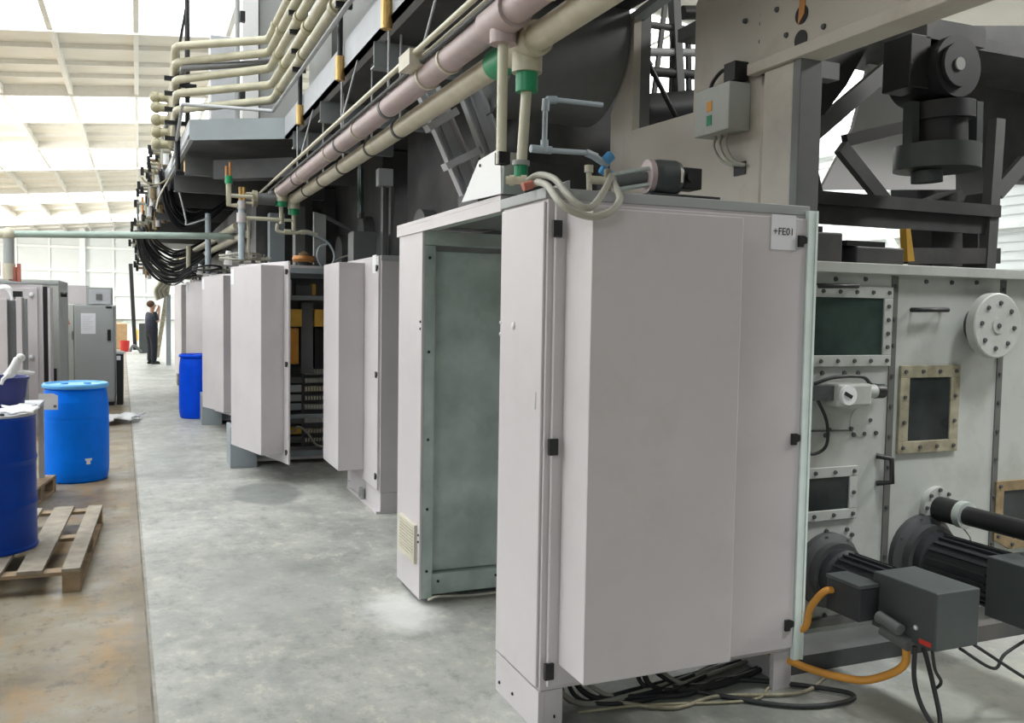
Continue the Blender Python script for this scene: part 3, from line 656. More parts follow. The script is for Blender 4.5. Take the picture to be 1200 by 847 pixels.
# long-rod cylinder with dark motor above the nearest cabinet
cy = thing('tie_rod_cylinder', 'round grey motor on a long tie-rod cylinder lying above the nearest cabinet', 'cylinder', (2.3, 3.45, 2.2))
c0 = at(760, 207, Y=3.5); ax = V((1, -.12, 0)).normalized()
a0 = at(722, 213, Y=3.55); 
for dy, dz in ((.035, .035), (-.035, .035), (.035, -.035), (-.035, -.035)):
    b = MB(); b.cyl(a0+V((0, dy, dz)), c0+V((0, dy, dz)), .009, n=8); b.build('tie_rod', 'alu', cy)
b = MB(); b.cyl(a0, c0, .026, n=14); b.build('barrel', 'mid_steel', cy)
b = MB(); b.cyl(c0-ax*.012, c0+ax*.012, .075, n=24); b.build('end_flange', 'pink', cy)
b = MB(); b.lathe([(0, 0), (.072, 0), (.078, .03), (.078, .11), (.07, .13), (0, .13)], c0+ax*.012, ax, 28); b.build('motor_housing', 'motor_grey', cy)
b = MB(); e = c0+ax*.14; b.box(e.x, e.x+.10, e.y-.05, e.y+.05, e.z-.05, e.z+.045); b.cyl(e+V((.03, -.05, 0)), e+V((.03, -.07, 0)), .02, n=12); b.build('connector_block', 'black', cy, bevel=.005)
b = MB(); b.box(e.x-.03, e.x-.02, e.y-.08, e.y-.076, e.z-.03, e.z+.02); b.build('tag', 'grille', cy)
b = MB(); b.box(c0.x-.02, c0.x+.35, c0.y-.05, c0.y+.06, 2.18, c0.z-.075); b.build('mounting_base', 'dark_steel', cy)
# ================================================================ upper right frame
YU = 4.25
def U(x, y, Y=YU): return at(x, y, Y=Y)
uf = thing('brace_frame', 'dark steel frame with crossing diagonal braces above the machine front wall', 'machine frame', (3.9, YU, 1.95))
def ubar(name, a, c, w, d, mm, Y=YU): 
    p, q = U(*a, Y), U(*c, Y); b = MB(); b.bar(p, q, d, w, (p-q).cross(V((0, 1, 0)))); return b.build(name, mm, uf)
b = MB(); z0 = U(1000, 243).z; z1 = U(1000, 228).z; b.box(2.86, U(1166, 235).x, YU-.05, YU+.06, z0, z1); b.build('cross_beam', 'dark_steel', uf)
b = MB(); b.box(2.86, U(1160, 235).x, YU-.01, YU+.02, z0-.11, z0); b.build('beam_skirt', 'dark_steel', uf)
ubar('diagonal_brace', (945, 162), (1085, 42), .10, .05, 'mid_steel', YU+.05)
ubar('diagonal_brace', (985, 172), (1042, 243), .085, .05, 'dark_steel', YU+.07)
ubar('strut', (990, 165), (1062, 148), .075, .05, 'black', YU+.13)
ubar('strut', (943, 170), (960, 240), .06, .05, 'dark_steel', YU+.02)
b = MB(); p = U(1168, 140); q = U(1156, 316); b.bar(p, q, .08, .07); b.build('post', 'mid_steel', uf)
ubar('lower_rail', (1060, 300), (1168, 300), .10, .06, 'dark_steel')
ubar('tilted_brace', (1168, 226), (1200, 190), .10, .04, 'mid_steel', YU+.03)
b = MB(); b.prism([at(*p, Y=4.12) for p in ((935, 70), (1022, 45), (992, 100), (966, 134), (935, 150))], (0, .04, 0)); b.build('corner_plate', 'black', uf)
b = MB(); q = U(966, 84, 3.95); b.box(q.x-.08, q.x+.06, 3.9, 3.99, q.z-.05, q.z+.04); b.build('terminal_unit', 'mid_steel', uf)
# pale sheet panel behind
bp = thing('back_panel', 'pale smooth sheet panel behind the crossing diagonal braces', 'panel', (3.9, 4.85, 2.0))
pts = [at(*p, Y=4.85) for p in ((962, 222), (1000, 150), (1022, 60), (1120, 40), (1120, 222))]
b = MB(); b.prism([(p.x, p.y, max(p.z, 2.0)) for p in pts], (0, .03, 0)); b.build('sheet', 'white', bp)
b = MB(); b.bar((pts[0].x+.05, 4.9, 1.945), (pts[0].x+.05, 4.9, 2.2), .05, .04, (1, 0, 0)); b.build('foot', 'mid_steel', bp)
b = MB(); b.bar((pts[4].x-.05, 4.9, 1.945), (pts[4].x-.05, 4.9, 2.2), .05, .04, (1, 0, 0)); b.build('foot', 'mid_steel', bp)
# hanging gear motor
YG = 3.9
gm = thing('gear_motor', 'dark vertical gear motor hanging in the upper frame at top right', 'motor', tuple(at(1105, 130, Y=YG)))
def G(x, y): return at(x, y, Y=YG)
ctop, cmid, cbot = G(1100, 118), G(1100, 165), G(1100, 200)
r1 = (G(1142, 150)-G(1062, 150)).length/2*.72
b = MB(); b.cyl(G(1102, 122), G(1102, 142), r1*.96, n=28); b.cyl(G(1101, 142), G(1101, 170), r1*.78, n=28); b.build('motor_body', 'motor', gm)
for x in (1068, 1143):
    b = MB(); b.bar(G(x, 120), G(x-1, 170), .07, .05, (1, 0, 0)); b.build('side_bracket', 'motor_grey', gm)
b = MB(); b.cyl(G(1098, 172), G(1097, 200), (G(1147, 185)-G(1052, 185)).length/2*.74, n=36); b.build('flange', 'motor_grey', gm, bevel=.01)
b = MB(); b.cyl(G(1086, 200), G(1086, 214), .085, n=24); b.build('shaft_boss', 'motor_grey', gm)
b = MB(); gc = G(1096, 85); b.cyl(gc-V((0, .16, 0)), gc+V((0, .2, 0)), .17, n=32); gh = b.build('gear_housing', 'motor', gm, bevel=.015)
b = MB(); b.cyl(gc-V((.02, .165, 0)), gc-V((.02, .19, 0)), .12, n=28); b.build('cover', 'motor', gh)
b = MB(); b.cyl(gc-V((.03, .19, 0)), gc-V((.03, .20, 0)), .035, n=18); b.build('hub_cap', 'cab_grey', gh)
b = MB(); q = G(1058, 75); b.box(q.x-.05, q.x+.10, YG-.1, YG+.1, G(1058, 107).z, G(1058, 45).z); b.build('terminal_box', 'black', gm, bevel=.006)
b = MB(); q = G(1100, 55); b.box(q.x-.2, q.x+.25, YG-.1, YG+.15, q.z, 3.35); b.build('hanger', 'dark_steel', gm)
# dark casing on the right and overhead
cs = thing('machine_casing', 'dark machine casing at the top right corner behind the gear motor', 'machine casing', (4.7, 4.5, 2.0))
pts = [at(*p, Y=4.95) for p in ((1075, 30), (1075, 238), (1166, 238), (1166, 212), (1320, 212), (1320, 30))]
b = MB(); b.prism(pts, (0, .25, 0)); b.build('side_sheet', 'dark_steel', cs)
b = MB(); pts = [at(*p, Y=4.4) for p in ((1092, 236), (1128, 222), (1128, 312), (1092, 312))]; b.prism(pts, (0, .2, 0)); b.build('leg_sheet', 'dark_steel', cs)
b = MB(); pts = [at(*p, Y=4.4) for p in ((1146, 258), (1162, 225), (1162, 315), (1146, 315))]; b.prism(pts, (0, .2, 0)); b.build('leg_sheet', 'dark_steel', cs)
b = MB(); b.box(3.2, 7.0, 4.3, 5.0, 3.42, 3.5); b.build('roof_sheet', 'dark_steel', cs)
# things standing on the ledge
for (xa, xb, ya, yb, Y, lab, mm) in [(956, 988, 273, 312, 3.75, 'dark stepped machine block on the ledge nearest the cabinet edge', 'dark_steel'),
                                 (1003, 1060, 291, 312, 3.75, 'low dark machine block on the ledge left of the yellow bracket', 'dark_steel')]:
    a, c = at(xa, yb, Y=Y), at(xb, ya, Y=Y)
    b = MB(); b.box(a.x, c.x, Y, Y+.25, 1.945, c.z); t_ = b.build('ledge_block', mm, None, bevel=.008, label=lab, cat='machine block')
    b = MB(); b.box(a.x-.05, c.x-.12, Y+.02, Y+.2, c.z+.002, c.z+.03); b.build('cap', 'black', t_)
p = [at(*q, Y=3.95) for q in ((1062, 268), (1067, 268), (1072, 306), (1064, 306))]
b = MB(); b.prism([(q.x, q.y, max(q.z, 1.945)) for q in p], (0, .05, 0)); b.build('bracket', 'yellow', None, label='narrow yellow bracket standing on the ledge of the machine wall', cat='bracket')
b = MB(); b.box(2.86, 5.6, YP+.06, 4.95, 1.90, 1.944); b.build('deck', 'dark_steel', pr)
# ================================================================ platform overhead
PZ = 3.4
J = at(222, 163, Z=PZ); 
EX = lambda y: J.x-.033*(y-J.y)              # outer platform edge beyond the jog
pf = thing('platform', 'dark steel service platform running overhead along the machine line', 'platform', (2.2, 6, PZ))
b = MB()
b.prism([(1.42, 1.2, PZ), (2.0, 1.2, PZ), (2.0, 5.95, PZ), (3.5, 5.95, PZ), (3.5, 9.4, PZ), (1.42, 9.4, PZ)], (0, 0, .06))
b.prism([(1.42, 9.4, PZ), (3.5, 9.4, PZ), (3.5, 30, PZ), (EX(30), 30, PZ), (J.x, J.y, PZ)], (0, 0, .06))
b.build('deck', 'dark_steel', pf)
b = MB(); b.box(1.385, 1.42, 1.2, 9.4, PZ-.01, PZ+.2); b.box(1.385, 1.47, 1.2, 9.4, PZ-.01, PZ+.01); b.build('edge_channel', 'fascia', pf)
b = MB(); d = V((J.x-1.40, J.y-9.4, 0)); n = V((-d.y, d.x, 0)).normalized()*-.03
b.prism([(1.40, 9.4, PZ-.01), (J.x, J.y, PZ-.01), (J.x+n.x, J.y+n.y, PZ-.01), (1.40+n.x, 9.4+n.y, PZ-.01)], (0, 0, .21)); b.build('jog_channel', 'blue_steel', pf)
b = MB(); b.prism([(J.x, J.y, PZ-.01), (EX(30), 30, PZ-.01), (EX(30)+.04, 30, PZ-.01), (J.x+.04, J.y, PZ-.01)], (0, 0, .21)); b.build('edge_channel', 'fascia', pf)
for y in (2.2, 3.95, 5.72, 7.55, 8.95):
    b = MB(); b.box(1.40, 2.0 if y < 5.9 else 2.4, y, y+.012, PZ-.16, PZ-.01); b.box(1.40, 2.0 if y < 5.9 else 2.4, y, y+.09, PZ-.172, PZ-.16); b.build('cross_beam', 'blue_steel', pf)
for k, y in enumerate((10.9, 12.6, 14.6, 17, 20, 23.5)):
    b = MB(); x0 = max(EX(y), J.x-.6)+.03; b.box(x0, 2.4, y, y+.012, PZ-.22, PZ-.01); b.box(x0, 2.4, y, y+.1, PZ-.235, PZ-.22); b.build('cross_beam', 'mid_steel', pf)
b = MB(); b.prism([(1.50, 9.6, PZ-.36), (J.x+.25, J.y+.25, PZ-.36), (J.x+.45, J.y+.35, PZ-.36), (1.7, 9.7, PZ-.36)], (0, 0, .20)); b.build('under_beam', 'dark_steel', pf)
# panels standing on the platform edge
for i, (ya, yb) in enumerate(((3.6, 5.95), (6.35, 7.75), (8.2, 9.35))):
    b = MB(); b.box(1.62, 1.72, ya, yb, PZ+.07, 6.2)
    b.build('enclosure_panel', 'cab_grey', None, bevel=.004, label=['upright grey panel on the platform, nearest the camera', 'upright grey panel on the platform between the other two dark gaps', 'upright grey panel on the platform just before the railing bend'][i], cat='panel')
b = MB(); b.box(1.95, 2.6, 5.97, 9.3, PZ+.07, 6.3); b.build('dark_enclosure', 'dark_steel', None, label='dark machine body behind the upright grey panels on the platform', cat='enclosure')
def upbox(name, xa, xb, Y, mm, lab, z0=PZ+.07, z1=7.2, dep=.5):
    a, c = at(xa, 60, Y=Y), at(xb, 60, Y=Y); b = MB(); b.box(a.x, c.x, Y, Y+dep, z0, z1)
    return b.build(name, mm, None, bevel=.006, label=lab, cat='enclosure')
upbox('upper_enclosure', 304, 352, 11.9, 'cab_grey', 'tall grey enclosure on the platform behind the bend of the railing pipes')
upbox('upper_column', 284, 303, 11.8, 'white', 'white column on the platform left of the tall grey enclosure')
upbox('upper_cabinet', 247, 281, 13.2, 'pale_steel', 'pale cabinet with a box top behind the bent railing pipes', z1=at(260, 42, Y=13.2).z)
# railing posts
def rod(a, c, r, Y=None): b = MB(); b.cyl(a, c, r, n=10); return b
YR = 9.9
for i, (px, py) in enumerate(((455, 20), (400, 90), (353, 118))):
    q = at(px, py, X=1.37)
    t = thing('railing_post', ['dark railing post with a brass collar, top centre near the panel gap', 'dark railing post with a brass collar beside the middle upright panel', 'dark railing post with a brass collar just before the pipe bend'][i], 'post', (1.36, q.y, PZ))
    b = MB(); b.cyl((1.36, q.y, PZ+.05), (1.36, q.y, 5.6), .02, n=12); b.build('rod', 'black', t)
    b = MB(); b.cyl((1.36, q.y, PZ-.07), (1.36, q.y, PZ+.10), .034, n=14); b.build('collar', 'brass', t)
PB = [(315, 46), (316, 61), (317, 80), (319, 99), (320, 117)]; PLf = [(206, 55), (206, 74), (206, 94), (207, 110), (207, 129)]
names = ['topmost', 'second from top', 'middle', 'second from bottom', 'lowest']
YE = 13.3
for i in range(5):
    a = at(*PB[i], Y=YR); c = at(*PLf[i], Z=a.z); 
    e = V((c.x+.04, YE, a.z))
    rp = thing('railing_pipe', f'cream pipe bending along the platform railing, {names[i]} of five', 'pipe', tuple(a))
    b = MB(); b.tube([V((a.x+.02, 1.2, a.z)), a+V((0, -.05, 0)), a+V((-.03, .04, 0)), c+V((.03, -.05, 0)), c+V((-.0, .05, 0)), e], .044, 12); b.build('pipe', 'rail_cream', rp)
    for yy in (5.1, 6.6, 8.0, 9.3):
        b = MB(); b.cyl((a.x+.01, yy-.3*(i % 2), a.z), (a.x+.01, yy-.3*(i % 2)+.1, a.z), .062, n=14); b.build('coupling', 'olive', rp)
    b = MB(); b.cyl(e+V((0, -.1, 0)), e+V((0, .1, 0)), .075, n=12); b.cyl(e, e+V((-.2, .02, 0)), .06, n=12); b.sph(e+V((-.2, .02, 0)), .08, 10); b.build('elbow', 'olive', rp)
    if i in (0, 1, 2, 3, 4):
        for yy in (6.4, 8.3):
            b = MB(); b.box(a.x-.05, a.x+.07, yy-.02, yy+.02, a.z-.085, a.z-.045); b.build('clamp', 'black', rp)
a = at(320, 73, Y=YR+.1); c = at(216, 80, Z=a.z)
b = MB(); b.tube([a+V((.3, -.1, 0)), a, c, c+V((-.1, 4, 0))], .035, 10); b.build('drain_pipe', 'mid_steel', None, label='dark thinner pipe between the cream railing pipes', cat='pipe')
a = at(320, 130, Y=YR-.3); c = at(214, 122, Z=a.z); e = at(415, 0, X=a.x-.02)
b = MB(); b.tube([V((a.x, 1.5, a.z)), a, c, V((c.x+.0, 14.5, a.z-.35))], .018, 8); b.build('thin_rail', 'pale_steel', None, label='thin steel rail below the five cream railing pipes', cat='rail')
# brackets carrying the pipes at the jog end
for i, (px, py0, py1, Y) in enumerate(((208, 58, 150, 11.2), (220, 0, 160, 11.4))):
    a, c = at(px, py1, Y=Y), at(px, py0, Y=Y)
    t = thing('pipe_stand', ['dark bracket stand holding the left ends of the cream railing pipes', 'tall dark post rising above the left ends of the railing pipes'][i], 'stand', (a.x, Y, PZ))
    b = MB(); b.cyl((a.x, Y, PZ-.15), (a.x, Y, c.z), .03, n=10); b.build('post', 'black', t)
    for z in ((4.35, 4.18, 4.0, 3.85, 3.67) if i == 0 else (4.33, 3.62, 3.3)):
        b = MB(); b.box(a.x-.14, a.x+.10, Y-.03, Y+.03, z-.09, z-.045); b.build('arm', 'black', t)
    if i:
        b = MB(); b.cyl((a.x, Y, PZ-.16), (a.x, Y, PZ+.04), .045, n=12); b.build('collar', 'brass', t)
        b = MB(); b.bar((a.x, Y, c.z-.02), (a.x-.1, Y, c.z-.62), .03, .03); b.build('brace', 'black', t)
a = at(278, 5, Y=11.5); b = MB(); b.cyl((a.x, 11.5, PZ), (a.x, 11.5, a.z+.3), .028, n=10); t = b.build('railing_post', 'cab_grey', None, label='slim grey post with a black box left of the white column', cat='post')
b = MB(); b.box(a.x+.03, a.x+.09, 11.46, 11.54, a.z-.2, a.z-.08); b.box(a.x+.03, a.x+.09, 11.46, 11.54, a.z-1.2, a.z-.95); b.build('switch_box', 'black', t)
# ================================================================ big pipes under the platform
def clamps(t, x, z, r, ys, mm='mid_steel'):
    for y in ys:
        b = MB(); b.cyl((x, y-.02, z), (x, y+.02, z), r*1.09, n=20); b.build('clamp_ring', mm, t)
        b = MB(); b.cyl((x, y, z+r), (x, y, PZ), .008, n=6); b.build('hanger_rod', 'pale_steel', t)
PX, PZZ, PR = 1.40, 2.9, .062
pp = thing('pink_pipe', 'thick pinkish supply pipe running under the platform, upper one of the pair', 'pipe', (PX, 5, PZZ))
b = MB(); b.tube([(PX, .9, PZZ), (PX, 9.72, PZZ)], PR, 20); b.build('pipe', 'pink', pp)
for y in (2.4, 3.05, 3.5, 4.2, 4.55, 6.1, 7.1, 8.4):
    b = MB(); b.cyl((PX, y-.012, PZZ), (PX, y+.012, PZZ), PR*1.12, n=20); b.build('pipe_band', 'cream', pp)
clamps(pp, PX, PZZ, PR, (5.35, 6.7, 8.7))
b = MB(); b.sph((PX, 9.74, PZZ), PR*1.15, 12); b.cyl((PX, 9.74, PZZ), (PX, 9.74, PZZ-.11), PR*1.1, n=18); b.build('end_elbow', 'cream', pp)
b = MB(); b.cyl((PX, 9.74, PZZ-.10), (PX, 9.74, PZZ-.16), PR*1.0, n=18); b.build('green_fitting', 'green', pp)
tz = at(590, 18, X=PX)
b = MB(); b.cyl((PX, tz.y-.13, PZZ), (PX, tz.y+.13, PZZ), PR*1.25, n=20); b.cyl((PX, tz.y, PZZ), (PX, tz.y, PZZ-.11), PR*.9, n=16); b.build('tee', 'pink', pp)
QX, QZ, QR = 1.53, 2.82, .056
cp = thing('cream_pipe', 'thick cream supply pipe running under the platform, lower one of the pair', 'pipe', (QX, 5, QZ))
b = MB(); b.tube([(QX, .9, QZ), (QX, 9.72, QZ)], QR, 20); b.build('pipe', 'cream', cp)
ty = at(618, 50, X=QX).y
b = MB(); b.cyl((QX, ty-.11, QZ), (QX, ty+.14, QZ), QR*1.3, n=20); b.cyl((QX, ty, QZ), (QX, ty, QZ-.12), QR*1.15, n=18); b.build('tee', 'cream', cp)
b = MB(); b.cyl((QX, ty+.14, QZ), (QX, ty+.36, QZ), QR*1.22, n=20); b.cyl((QX, ty, QZ-.12), (QX, ty, QZ-.2), QR*.85, n=16); b.build('green_fitting', 'green', cp)
clamps(cp, QX, QZ, QR, (5.55, 6.3, 7.25, 8.1, 8.9), 'dark_steel')
b = MB(); b.sph((QX, 9.74, QZ), QR*1.15, 12); b.cyl((QX, 9.74, QZ), (QX, 9.74, QZ-.10), QR*1.1, n=18); b.build('end_elbow', 'cream', cp)
b = MB(); b.cyl((QX, 9.74, QZ-.09), (QX, 9.74, QZ-.16), QR*1.0, n=18); b.build('green_fitting', 'green', cp)
# droppers at the near end
dp = thing('drop_pipe', 'pale vertical pipe dropping from the pink pipe behind the white guard plate', 'pipe', (PX, tz.y, 2.2))
b = MB(); b.cyl((PX, tz.y, PZZ-.10), (PX, tz.y, 2.30), .022, n=14); b.build('pipe', 'cream_pale', dp)
b = MB(); b.box(PX-.02, PX+.03, tz.y-.025, tz.y+.025, 2.30, 2.35); b.build('pipe_clip', 'black', dp)
dq = thing('drop_pipe', 'pale vertical pipe with green end fittings dropping from the cream pipe', 'pipe', (QX, ty, 2.2))
yb = ty; b = MB(); b.cyl((QX, yb, QZ-.19), (QX-.02, yb, 2.28), .023, n=14); b.build('pipe', 'cream_pale', dq)
b = MB(); b.cyl((QX-.02, yb, 2.31), (QX-.02, yb, 2.235), .030, n=14); b.build('green_fitting', 'green', dq)
b = MB(); b.cyl((QX-.02, yb, 2.33), (QX-.02, yb, 2.31), .038, n=14); b.build('collar', 'cab_grey', dq)
# connectors and hoses on the nearest cabinet
vz = 2.225
vb = thing('hose_connector', 'pale threaded hose connectors with a red cap at the corner of the nearest cabinet', 'connector', (1.42, 3.4, 2.18))
h0, h1 = at(593, 211, Y=3.42), at(632, 212, Y=3.36)
b = MB(); b.cyl(h0, h0.lerp(h1, .45), .016, n=12); b.cyl(h0.lerp(h1, .1), h0.lerp(h1, .25), .022, n=8); b.cyl(h0.lerp(h1, .45), h0.lerp(h1, .62), .024, n=6); b.build('fitting', 'cream', vb)
r0, r1 = at(613, 219, Y=3.30), at(634, 213, Y=3.30)
b = MB(); b.cyl(r0, r0.lerp(r1, .5), .017, n=12); b.build('red_cap', 'red_faded', vb); b = MB(); b.cyl(r0.lerp(r1, .5), r1, .014, n=12); b.build('nipple', 'cream', vb)
HP = [((618, 212), 3.38), ((632, 205), 3.34), ((650, 210), 3.2), ((665, 228), 3.04), ((680, 241), 2.98), ((692, 243), 2.98), ((704, 230), 3.06), ((714, 212), 3.28), ((716, 206), 3.44)]
b = MB(); b.tube(smooth_path([at(*p, Y=y-.06) for p, y in HP]), .0135, 12); b.build('hose', 'hose', None, label='pale hose dipping in a short sag across the top of the nearest cabinet', cat='hose')
HP = [((630, 213), 3.30), ((642, 218), 3.16), ((655, 236), 3.01), ((672, 248), 2.97), ((695, 254), 2.96), ((715, 248), 2.97), ((726, 234), 3.02), ((722, 220), 3.2), ((716, 210), 3.44)]
b = MB(); b.tube(smooth_path([at(*p, Y=y-.08) for p, y in HP]), .0135, 12); b.build('hose', 'hose', None, label='pale hose hanging in a wide loop below the shorter one at the cabinet top', cat='hose')
bv = thing('ball_valve', 'grubby pale valve standing on top of the nearest cabinet beside the hoses', 'valve', tuple(at(695, 232, Y=3.42)))
a, c = at(691, 235, Y=3.45), at(690, 202, Y=3.45)
b = MB(); b.cyl((a.x, a.y, 2.175), c, .012, n=10); b.cyl(c, c+V((0, 0, .03)), .02, n=8); b.cyl(c+V((0, 0, -.03)), c+V((.09, 0, -.03)), .018, n=10); b.build('body', 'cream', bv)
b = MB(); b.cyl(c+V((.09, 0, -.06)), c+V((.09, 0, .02)), .015, n=8); b.cyl(c+V((.05, 0, -.1)), c+V((.1, 0, -.1)), .03, n=10); b.build('union', 'frame_rust', bv)
# electrical conduit pair
cx_, cz_ = 1.3, 2.985
ct = thing('conduit', 'thin pale conduit with a darker twin beneath, left of the pink pipe', 'conduit', (cx_, 5, cz_))
b = MB(); b.tube([(cx_, .9, cz_), (cx_, 11, cz_)], .014, 8); b.build('conduit_pipe', 'cream_pale', ct)
b = MB(); b.tube([(cx_+.035, .9, cz_-.04), (cx_+.035, 11, cz_-.04)], .012, 8); b.build('lower_conduit', 'dark_steel', ct)
b = MB(); b.tube([(cx_+.04, .9, cz_-.015), (cx_+.04, 4.6, cz_-.015)], .010, 8); b.build('cable', 'grille', ct)
for y in (4.3, 6.2, 7.9):
    b = MB(); b.cyl((cx_, y, cz_), (1.405, y, PZ-.01), .007, n=6); b.build('hanger_rod', 'pale_steel', ct)
q = at(480, 70, X=cx_); b = MB(); b.box(cx_-.03, cx_+.07, q.y-.10, q.y+.10, cz_-.06, cz_+.02); b.build('conduit_clip', 'grille', ct)
# ================================================================ filter station above the open cabinet
fs = thing('filter_station', 'cream pipework with a flanged filter between the two pipe ends', 'pipework', (1.0, 9.75, 2.2))
YF = 9.74
def Fp(x, y): return at(x, y, Y=YF)
b = MB(); b.cyl((PX, YF, PZZ-.15), (PX, YF, Fp(325, 262).z), .022, n=12); b.cyl((QX, YF, QZ-.15), (QX, YF, Fp(342, 270).z), .022, n=12); b.build('drop_leg', 'cream', fs)
zc = Fp(300, 256).z
b = MB(); b.cyl((Fp(282, 256).x, YF, zc), (PX, YF, zc), .021, n=12); b.cyl((PX+.03, YF, zc), (QX, YF, zc), .016, n=12); b.build('cross_pipe', 'cream_pale', fs)
xv = Fp(283, 260).x
b = MB(); b.cyl((xv, YF, 2.17), (xv, YF, Fp(282, 235).z), .034, n=16); b.build('riser', 'pvc', fs)
b = MB(); b.cyl((xv, YF, zc-.05), (xv, YF, zc+.05), .05, n=16); b.cyl((xv, YF, zc+.09), (xv, YF, zc+.16), .042, n=16); b.build('tee', 'cab_paint', fs)
b = MB(); xr = Fp(292, 265).x; b.cyl((xr, YF+.05, 2.17), (xr, YF+.05, zc), .018, n=10); b.build('side_riser', 'cream', fs)
e0, e1 = Fp(268, 240), Fp(268, 213)
b = MB(); b.tube([V((xv, YF, e0.z)), V((e0.x, YF, e0.z)), V((e0.x, YF, e1.z))], .028, 12); b.cyl((e0.x, YF, Fp(268, 229).z), (Fp(300, 229).x, YF, Fp(268, 229).z), .022, n=12); b.build('left_bend', 'cream_pale', fs)
b = MB(); b.cyl((e1.x, YF, e1.z-.02), (e1.x, YF, e1.z+.06), .038, n=14); b.build('green_fitting', 'green', fs)
for dx in (-.022, .014):
    b = MB(); b.cyl((e1.x+dx, YF, e1.z+.06), (e1.x+dx, YF, e1.z+.2-(dx < 0)*.04), .014, n=10); b.build('copper_stub', 'copper', fs)
z_ = Fp(281, 238).z
for dx in (-.012, .022):
    b = MB(); b.cyl((xv+dx, YF, z_), (xv+dx, YF, Fp(281, 219).z), .017, n=10); b.build('brass_stub', 'brass', fs)
zf = Fp(305, 233).z
b = MB(); b.lathe([(0, 0), (.085, 0), (.085, .045), (0, .045)], (Fp(296, 233).x, YF, zf), (1, 0, 0), 24); b.build('flange', 'frame_rust', fs)
b = MB(); b.cyl((Fp(300, 233).x, YF, zf), (Fp(322, 235).x, YF, zf), .062, n=20); b.sph((Fp(318, 226).x, YF, zf+.06), .035, 10); b.build('filter_body', 'mid_steel', fs)
for dz in (.05, 0, -.05):
    b = MB(); b.cyl((Fp(288, 233).x, YF, zf+dz), (Fp(296, 233).x, YF, zf+dz), .013, n=8); b.build('stay', 'cream', fs)
b = MB(); q0, q1 = Fp(326, 271), Fp(372, 275); b.tube(smooth_path([Fp(325, 262), q0, Fp(345, 273), Fp(358, 271), q1]), .018, 10); b.cyl(Fp(333, 271), Fp(341, 272), .026, n=8); b.cyl(Fp(352, 272), Fp(358, 272), .025, n=8); b.build('manifold', 'cream_pale', fs)
b = MB(); c = Fp(381, 298); b.tube(smooth_path([Fp(358, 273), Fp(372, 277), Fp(385, 285), Fp(392, 300), Fp(387, 312), Fp(378, 313), Fp(372, 302), Fp(374, 290), Fp(383, 286)]), .012, 8); b.build('hose_loop', 'pvc', None, label='pale thin hose coiled in a ring above the open cabinet', cat='hose')
b = MB(); b.tube(smooth_path([Fp(392, 306), Fp(400, 302), Fp(410, 299), Fp(412, 302)]), .010, 8); b.build('hose_stub', 'hose', None, label='short hose reaching right to a small stop valve behind the second cabinet', cat='hose')
tb = thing('cable_drum', 'brown coiled hose reel lying on top of the open cabinet', 'reel', tuple(Fp(358, 305)))
q = Fp(358, 301); b = MB(); b.lathe([(.05, -.03), (.115, -.03), (.125, 0), (.115, .035), (.05, .035), (.05, -.03)], (q.x, YF+.1, 2.20), (0, 0, 1), 28); b.build('coil', 'copper', tb); b = MB(); b.lathe([(0, .0), (.05, .0), (.06, .06), (0, .09)], (q.x, YF+.1, 2.2), (0, 0, 1), 20); b.build('core', 'frame_brown', tb)
b = MB(); b.cyl((q.x, YF+.1, 2.13), (q.x, YF+.1, 2.17), .06, n=16); b.build('foot', 'dark_steel', tb)
# ================================================================ dark machine bodies behind
UN = ['dark machine body just beyond the notched side plate', 'dark machine body behind the second closed cabinet', 'dark machine body behind the open cabinet with orange modules', 'dark machine body far along the line before the last', 'dark machine body at the far end of the line', 'dark machine body at the very end behind the farthest cabinet']
for i in range(6):
    y = 6.0+3.47*i
    t = thing('press_unit', UN[i], 'machine', (2.9, y, 0))
    b = MB(); b.box(2.42, 2.5, y, y+2.5, 0, PZ-.02); b.build('side_plate', 'dark_steel', t)
    b = MB(); b.box(2.5, 3.5, y+.05, y+2.45, 0, PZ-.02); b.build('body', 'dark_steel', t)
    b = MB(); b.cyl((2.3, y+.5, 2.55), (2.42, y+.5, 2.55), .16, n=24); b.build('bearing_cap', 'mid_steel', t)
    b = MB(); b.cyl((2.3, y+1.7, 2.35), (2.42, y+1.7, 2.35), .22, n=24); b.build('bearing_cap', 'mid_steel', t)
def oblique(name, pts, Y, dep, mm, lab, cat):
    b = MB(); b.prism([at(*p, Y=Y) for p in pts], (0, dep, 0)); return b.build(name, mm, None, label=lab, cat=cat)
def upright(name, xa, xb, ya, yb, Y, dep, mm, lab, cat='post', bevel=.004, z0=None):
    a, c = at(xa, yb, Y=Y), at(xb, ya, Y=Y); b = MB(); b.box(a.x, c.x, Y, Y+dep, a.z if z0 is None else z0, c.z); return b.build(name, mm, None, bevel=bevel, label=lab, cat=cat)
upright('support_column', 316, 334, 250, 345, 11.3, .2, 'blue_steel', 'pale steel leg behind the filter pipework', 'column', z0=0)
upright('support_column', 346, 358, 242, 312, 10.5, .2, 'mid_steel', 'dull steel leg right of the filter drop pipes', 'column', z0=0)
oblique('support_plate', [(368, 248), (382, 252), (382, 310), (368, 310)], 9.9, .06, 'cab_grey', 'upright pinkish plate behind the hose ring above the open cabinet', 'plate')
oblique('slanted_rail', [(382, 252), (412, 268), (412, 271), (382, 256)], 9.9, .06, 'mid_steel', 'slanted rail falling right from the upright pinkish plate', 'rail')
upright('switch_box', 414, 441, 272, 312, 8.75, .25, 'mid_steel', 'plain grey box behind the top of the second cabinet', 'box')
gt = thing('sight_tube', 'shiny clear vertical tube hanging above the second cabinet', 'tube', tuple(at(423, 250, Y=8.6)))
